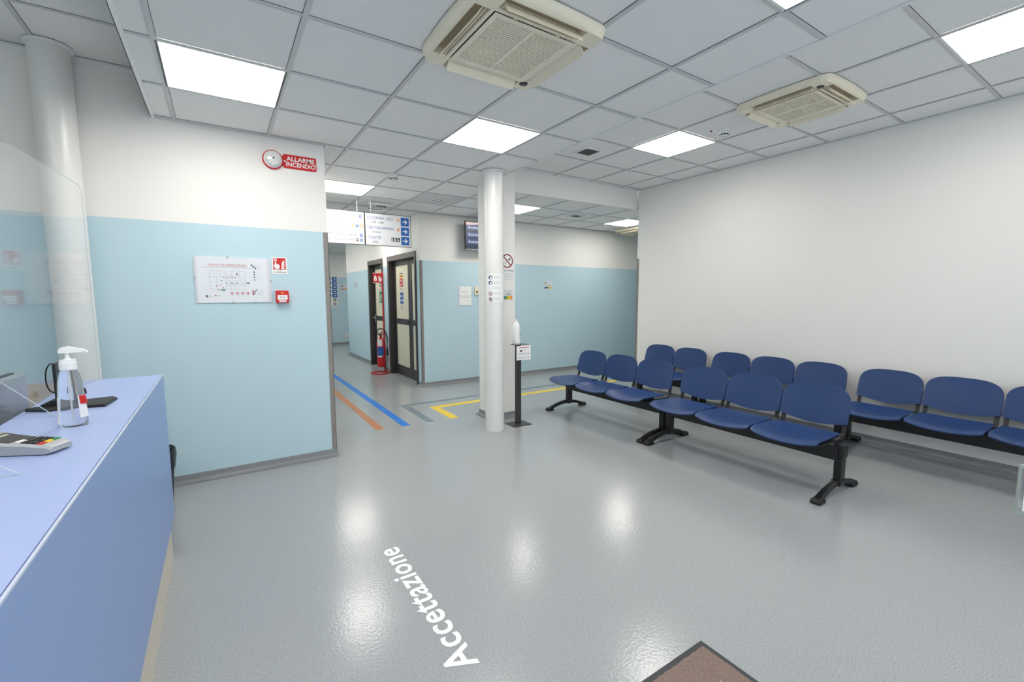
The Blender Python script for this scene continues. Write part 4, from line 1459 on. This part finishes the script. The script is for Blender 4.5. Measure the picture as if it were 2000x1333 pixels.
for k in range(5):
    p.rect(M_LGRY, -0.05 + 0.03 * k, -0.03 + 0.03 * k, 0.79 if k % 2 else 0.795, 0.812)
    p.rect(M_LGRY, -0.06 + 0.032 * k, -0.042 + 0.032 * k, 0.752, 0.772)
p.finish(no)
t_ = thing('sanitizer_bottle', 'tall white sanitiser bottle on the metal stand beside the column', 'bottle', (2.732, 4.105, 0.902))
G().lathe([(0.040, 0.0), (0.043, 0.004), (0.043, 0.15), (0.040, 0.165), (0.043, 0.18), (0.038, 0.215), (0.020, 0.245), (0.016, 0.25)], 28).build('body', M_WPL, t_, smooth=40)
G().lathe([(0.016, 0.25), (0.017, 0.252), (0.017, 0.268), (0.008, 0.27), (0.007, 0.285)], 18).build('cap', M_WPL, t_, smooth=40)
cylpatch(0.0438, math.radians(215), math.radians(330), 0.02, 0.145, 14).build('label', M_PAPER, t_, smooth=60)
p = Print(lambda s_, z, d: ((0.0444 + d) * math.cos(s_), (0.0444 + d) * math.sin(s_), z))
p.rect(M_CHARCOAL, math.radians(300), math.radians(322), 0.09, 0.125)
p.rect(M_CHARCOAL, math.radians(300), math.radians(318), 0.07, 0.082)
p.rect(M_GRY, math.radians(222), math.radians(230), 0.04, 0.05)
p.finish(t_)

# ------------------------------------------------------------------ reception counter
CX, CB, CZ, CY1, CY0 = -0.287, -0.648, 1.005, 3.135, -0.9
t_ = thing('reception_counter', 'periwinkle blue reception counter in the left foreground', 'counter', (CX, CY1, 0))
Lc = CY1 - CY0
G().box(CB - CX, -0.0075, -Lc, 0, CZ - 0.026, CZ).build('worktop', M_LAMLIT, t_)
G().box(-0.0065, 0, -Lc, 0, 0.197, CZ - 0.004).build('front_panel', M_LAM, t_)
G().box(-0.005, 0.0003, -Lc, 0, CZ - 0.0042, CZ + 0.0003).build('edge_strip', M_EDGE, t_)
G().box(-0.024, -0.006, -Lc, -0.155, 0, 0.1965).build('toe_kick', M_KICK, t_)
G().box(CB - CX + 0.04, -0.018, -0.02, 0, 0.0, CZ - 0.026).build('end_panel', M_LAM, t_)
G().box(CB - CX + 0.04, CB - CX + 0.058, -Lc, -0.02, 0.0, CZ - 0.026).build('back_panel', M_LAM, t_)
t_ = thing('reception_desk', 'lower work desk behind the reception counter', 'desk', (-0.72, 2.95, 0))
G().box(-0.62, 0.0, -3.0, 0, 0.715, 0.74).build('desktop', M_TAN, t_)
for (a, b) in ((-0.6, -0.56), (-0.06, -0.02)):
    for (c, d_) in ((-2.95, -2.91), (-0.06, -0.02)):
        G().box(a, b, c, d_, 0, 0.715).build('leg', M_SILVER, t_)
tb = struct(G().box(-2.85, -0.91, YW - 0.022, YW, 0.066, 0.868).build('trim_4', M_TAN), 'tan protective board low on the wall behind the counter')
G().box(-2.85, -0.908, YW - 0.024, YW, 0.868, 0.875).build('cap', M_EDGE, tb)
# monitor behind the counter edge
t_ = thing('monitor', 'grey computer monitor seen from behind, rising over the counter edge', 'monitor', (-0.735, 2.42, 0.74))
rz = math.radians(-4)
t_.rotation_euler = (0, 0, rz)
G().box(-0.006, 0.030, -0.34, 0.22, 0.075, 0.385).build('back_shell', M_GREYPL, t_, bevel=0.006)
G().box(-0.022, -0.006, -0.345, 0.225, 0.07, 0.39).build('screen_bezel', M_BLACKPL, t_, bevel=0.003)
g = G()
g.box(-0.11, 0.03, -0.16, 0.06, 0, 0.012)
g.box(-0.015, 0.02, -0.08, -0.02, 0.012, 0.16)
g.build('stand', M_BLACKPL, t_, bevel=0.003)
# empty display stand with cable
t_ = thing('display_stand', 'black angular display stand with upright post on the counter', 'display stand', (-0.515, 2.42, CZ))
poly = [(0.112, 0.09), (0.128, 0.06), (0.112, -0.085), (0.02, -0.055), (-0.06, -0.07), (-0.128, -0.02), (-0.122, -0.008), (-0.055, 0.02), (0.0, 0.07)]
G().loft([[(x, y, 0.0) for x, y in poly], [(x, y, 0.007) for x, y in poly], [(x * 0.96, y * 0.96, 0.012) for x, y in poly]]).build('base', M_BLACKPL, t_)
G().box(-0.047, -0.037, 0.0, 0.05, 0.01, 0.175).build('post', M_BLACKPL, t_, bevel=0.002)
g = G()
for k in range(4):
    g.box(-0.09 + 0.01 * k, -0.03, -0.02, 0.035, 0.012 + 0.005 * k, 0.017 + 0.005 * k)
g.build('hinge', M_BLACKPL, t_)
G().curve([(-0.045, 0.03, 0.17), (-0.058, 0.03, 0.172), (-0.070, 0.03, 0.15), (-0.074, 0.03, 0.12), (-0.073, 0.03, 0.09), (-0.065, 0.03, 0.065), (-0.05, 0.03, 0.055)], 0.0025, 6).build('cable', M_BLACKPL, t_, smooth=50)

# acrylic screen
t_ = thing('acrylic_screen', 'tall clear acrylic sneeze screen standing on the counter', 'screen', (-0.553, 3.128, CZ))
th = math.radians(9)
dx, dy = -math.sin(th), -math.cos(th)
t_.rotation_euler = (0, 0, 0)
L_ = 0.93
poly = [(0, 0.0), (L_, 0.0), (L_, 1.035), (0.05, 0.992), (0.022, 0.984), (0.006, 0.965), (0, 0.93)]
nx_, ny_ = math.cos(th), -math.sin(th)
G().prism_map(poly, lambda a, z: (dx * a, dy * a, z + 0.001), lambda a, z: (dx * a + nx_ * 0.005, dy * a + ny_ * 0.005, z + 0.001)).build('sheet', M_ACRYL, t_)
for a in (0.86,):
    bx, by = dx * a, dy * a
    tri = [(0.006, 0.0), (0.16, 0.0), (0.006, 0.16)]
    G().prism_map(tri, lambda q, z: (bx + nx_ * q, by + ny_ * q, z + 0.001), lambda q, z: (bx + nx_ * q + dx * 0.005, by + ny_ * q + dy * 0.005, z + 0.001)).build('support_foot', M_ACRYL, t_)
    G().tube([(bx + nx_ * 0.16, by + ny_ * 0.16, 0.002), (bx + nx_ * 0.006, by + ny_ * 0.006, 0.16)], 0.0012, 6).build('polished_edge', M_ACEDGE, t_)
    G().tube([(bx + nx_ * 0.006, by + ny_ * 0.006, 0.16), (bx + nx_ * 0.006, by + ny_ * 0.006, 0.004)], 0.0009, 6).build('polished_edge', M_ACEDGE, t_)
et = [(dx * a, dy * a, z + 0.001) for a, z in poly[2:]] + [(0, 0, 0.0)]
G().tube(et, 0.0011, 6).build('polished_edge', M_ACEDGE, t_)
G().lathe([(0.008, 0.001), (0.008, 0.012), (0.004, 0.028)], 12, c=(0.02, -0.42)).build('clip_foot', M_BLACKPL, t_, smooth=40)

t_ = thing('acrylic_screen', 'second clear acrylic screen nearer the camera, only its triangular foot in view', 'screen', (-0.63, 1.95, CZ))
G().box(-0.0025, 0.0025, -1.9, 0, 0.001, 0.99).build('sheet', M_ACRYL, t_)
for yy in (-0.40, -1.5):
    tri = [(0.003, 0.0), (0.194, 0.0), (0.003, 0.16)]
    G().prism_map(tri, lambda q, z: (q, yy, z + 0.001), lambda q, z: (q, yy + 0.005, z + 0.001)).build('support_foot', M_ACRYL, t_)
    G().tube([(0.194, yy, 0.002), (0.003, yy, 0.161)], 0.0012, 6).build('polished_edge', M_ACEDGE, t_)
    G().tube([(0.194, yy, 0.002), (0.003, yy, 0.002)], 0.0009, 6).build('polished_edge', M_ACEDGE, t_)
# gel bottle
t_ = thing('gel_dispenser', 'clear hand gel bottle with white pump on the counter', 'bottle', (-0.437, 2.05, CZ))
def ell(rx, ry, z, n=28):
    return [(rx * math.cos(2 * PI * k / n), ry * math.sin(2 * PI * k / n), z) for k in range(n)]
bo = G().loft([ell(0.034, 0.022, 0.0), ell(0.0375, 0.025, 0.006), ell(0.0375, 0.026, 0.03), ell(0.036, 0.025, 0.08), ell(0.033, 0.024, 0.12), ell(0.031, 0.023, 0.15), ell(0.0265, 0.0215, 0.178), ell(0.019, 0.0185, 0.192), ell(0.018, 0.018, 0.196)]).build('bottle', M_BOTTLE, t_, smooth=60)
g = G()
g.lathe([(0.021, 0.192), (0.0225, 0.194), (0.0225, 0.216), (0.021, 0.218), (0.0205, 0.219), (0.0205, 0.226), (0.008, 0.228), (0.008, 0.232)], 28)
g.build('collar', M_WPL, t_, smooth=35)
pg = G()
pg.lathe([(0.006, 0.228), (0.006, 0.252)], 14)
pg.loft([[(x0_, y_ * w_, z_) for y_, z_ in ((-1, 0.249), (1, 0.249), (0.9, 0.252 + h_), (-0.9, 0.252 + h_))] for x0_, w_, h_ in ((-0.02, 0.008, 0.008), (-0.012, 0.011, 0.016), (0.005, 0.011, 0.019), (0.014, 0.009, 0.015), (0.026, 0.006, 0.012), (0.042, 0.005, 0.009))])
pg.tube([(0.040, 0, 0.256), (0.048, 0, 0.252), (0.051, 0, 0.247)], 0.004, 8)
pg.build('pump', M_WPL, t_, smooth=45)
G().tube([(0, 0, 0.02), (0, 0, 0.2)], 0.0025, 8).build('dip_tube', M_WPL, bo)
lb = G().sheet(lambda u, v_: ((0.0385 - 0.0045 * v_) * math.cos(-0.95 + 1.2 * u), (0.0275 - 0.002 * v_) * math.sin(-0.95 + 1.2 * u), 0.03 + 0.075 * v_), 8, 3, 0.0006).build('label', M_PAPER, bo, smooth=60)
G().sheet(lambda u, v_: ((0.0392 - 0.0045 * v_) * math.cos(-0.85 + 0.95 * u), (0.0282 - 0.002 * v_) * math.sin(-0.85 + 0.95 * u), 0.076 + 0.028 * v_), 8, 3, 0.0004).build('label_patch', M_RED, bo, smooth=60)
G().sheet(lambda u, v_: ((0.0385 - 0.0045 * v_) * math.cos(PI - 0.2 + 0.9 * u), (0.0275 - 0.002 * v_) * math.sin(PI - 0.2 + 0.9 * u), 0.012 + 0.09 * v_), 8, 3, 0.0006).build('label', M_PAPER, bo, smooth=60)

# card terminal
t_ = thing('card_terminal', 'grey card payment terminal with coloured keys on the counter', 'card terminal', (-0.398, 1.728, CZ), math.atan2(0.067, -0.122) + PI)
# local x runs to the keypad end (x=0), body extends to -x
def sec(x, w, z0, z1):
    return [(x, -w, z0), (x, w, z0), (x, w, z1 - 0.006), (x, w - 0.006, z1), (x, -w + 0.006, z1), (x, -w, z1 - 0.006)]
G().loft([sec(0.0, 0.032, 0.006, 0.020), sec(-0.012, 0.037, 0.003, 0.026), sec(-0.06, 0.038, 0.003, 0.032), sec(-0.12, 0.040, 0.002, 0.036), sec(-0.19, 0.041, 0.001, 0.050), sec(-0.205, 0.038, 0.001, 0.050)]).build('body', M_SILVER, t_, smooth=30)
def ztop(x):
    pts_ = [(-0.205, 0.050), (-0.19, 0.050), (-0.12, 0.036), (-0.06, 0.032), (-0.012, 0.026), (0.0, 0.02)]
    for (a, za), (b, zb) in zip(pts_, pts_[1:]):
        if a <= x <= b:
            return za + (zb - za) * (x - a) / (b - a)
    return 0.02
def pad(x0_, x1_, y0_, y1_, h, m, name):
    G().hexa([(x0_, y0_, ztop(x0_) - 0.001), (x1_, y0_, ztop(x1_) - 0.001), (x1_, y1_, ztop(x1_) - 0.001), (x0_, y1_, ztop(x0_) - 0.001)],
             [(x0_, y0_, ztop(x0_) + h), (x1_, y0_, ztop(x1_) + h), (x1_, y1_, ztop(x1_) + h), (x0_, y1_, ztop(x0_) + h)]).build(name, m, t_)
pad(-0.175, -0.105, -0.031, 0.031, 0.001, M_CHARCOAL, 'display_surround')
pad(-0.165, -0.125, -0.022, 0.022, 0.0016, M_LCD, 'display')
for k in range(2):
    pad(-0.098, -0.088, -0.026 + 0.028 * k, -0.002 + 0.028 * k, 0.002, M_WPL if k == 0 else M_BLACKPL, 'function_key')
for i in range(4):
    for j in range(3):
        x = -0.080 + 0.0138 * i
        y = -0.0285 + 0.021 * j
        if i < 3:
            pad(x, x + 0.010, y, y + 0.015, 0.0025, M_BLACKPL, 'key')
        else:
            pad(x, x + 0.011, y, y + 0.017, 0.0028, (M_RED, M_YEL, M_GREEN)[j], 'key')

# waste bin behind the counter end
t_ = thing('waste_bin', 'black waste bin with liner between the counter and the blue wall', 'bin', (-0.462, 3.83, 0))
G().loft([ell(0.108, 0.108, 0.0), ell(0.112, 0.112, 0.01), ell(0.138, 0.138, 0.36), ell(0.142, 0.142, 0.365), ell(0.142, 0.142, 0.378), ell(0.13, 0.13, 0.372), ell(0.103, 0.103, 0.015)], True, True).build('bucket', M_BLACKPL, t_, smooth=40)
rr = random.Random(5)
n = 40
lo = []
for (r_0, z_, jit) in ((0.136, 0.25, 0.004), (0.1435, 0.29, 0.005), (0.146, 0.34, 0.004), (0.148, 0.378, 0.003), (0.142, 0.386, 0.003), (0.128, 0.37, 0.004), (0.118, 0.25, 0.006)):
    lo.append([((r_0 + rr.uniform(-jit, jit)) * math.cos(2 * PI * k / n), (r_0 + rr.uniform(-jit, jit)) * math.sin(2 * PI * k / n), z_ + rr.uniform(-jit, jit) * 2) for k in range(n)])
G().loft(lo, False, False).build('liner', M_BAG, t_, smooth=70)

# sign holder at the right picture edge
t_ = thing('sign_holder', 'clear acrylic sign holder with white sheet at the right picture edge', 'sign holder', (1.826, 0.197, 0), math.radians(-48))
G().box(-0.10, 0.24, -0.11, 0.11, 0, 0.008).build('foot', M_CHARCOAL, t_)
G().box(0.07, 0.09, -0.004, 0.016, 0.008, 0.86).build('post', M_CHARCOAL, t_)
G().box(-0.045, 0.21, -0.0065, -0.0045, 0.847, 0.980).build('sleeve', M_ACRYL, t_)
G().box(-0.034, 0.20, -0.0085, -0.0075, 0.853, 0.972).build('sheet', M_PAPER, t_)
g = G()
g.box(-0.0465, -0.045, -0.010, -0.0005, 0.845, 0.982)
g.box(-0.044, 0.21, -0.010, -0.0005, 0.845, 0.847)
g.box(-0.044, 0.21, -0.010, -0.0005, 0.980, 0.982)
g.build('sleeve_edge', mat('acrylic_edge_green', (150, 164, 158), 0.25, noise=0.02), t_)
p = Print(lambda u, v_, d: (u, -0.0085 - d, v_))
p.fake(M_LGRY, -0.02, 0.19, 0.93, 0.006)
p.fake(M_LGRY, -0.02, 0.19, 0.90, 0.006)
p.finish(t_)
bpy.context.view_layer.update()
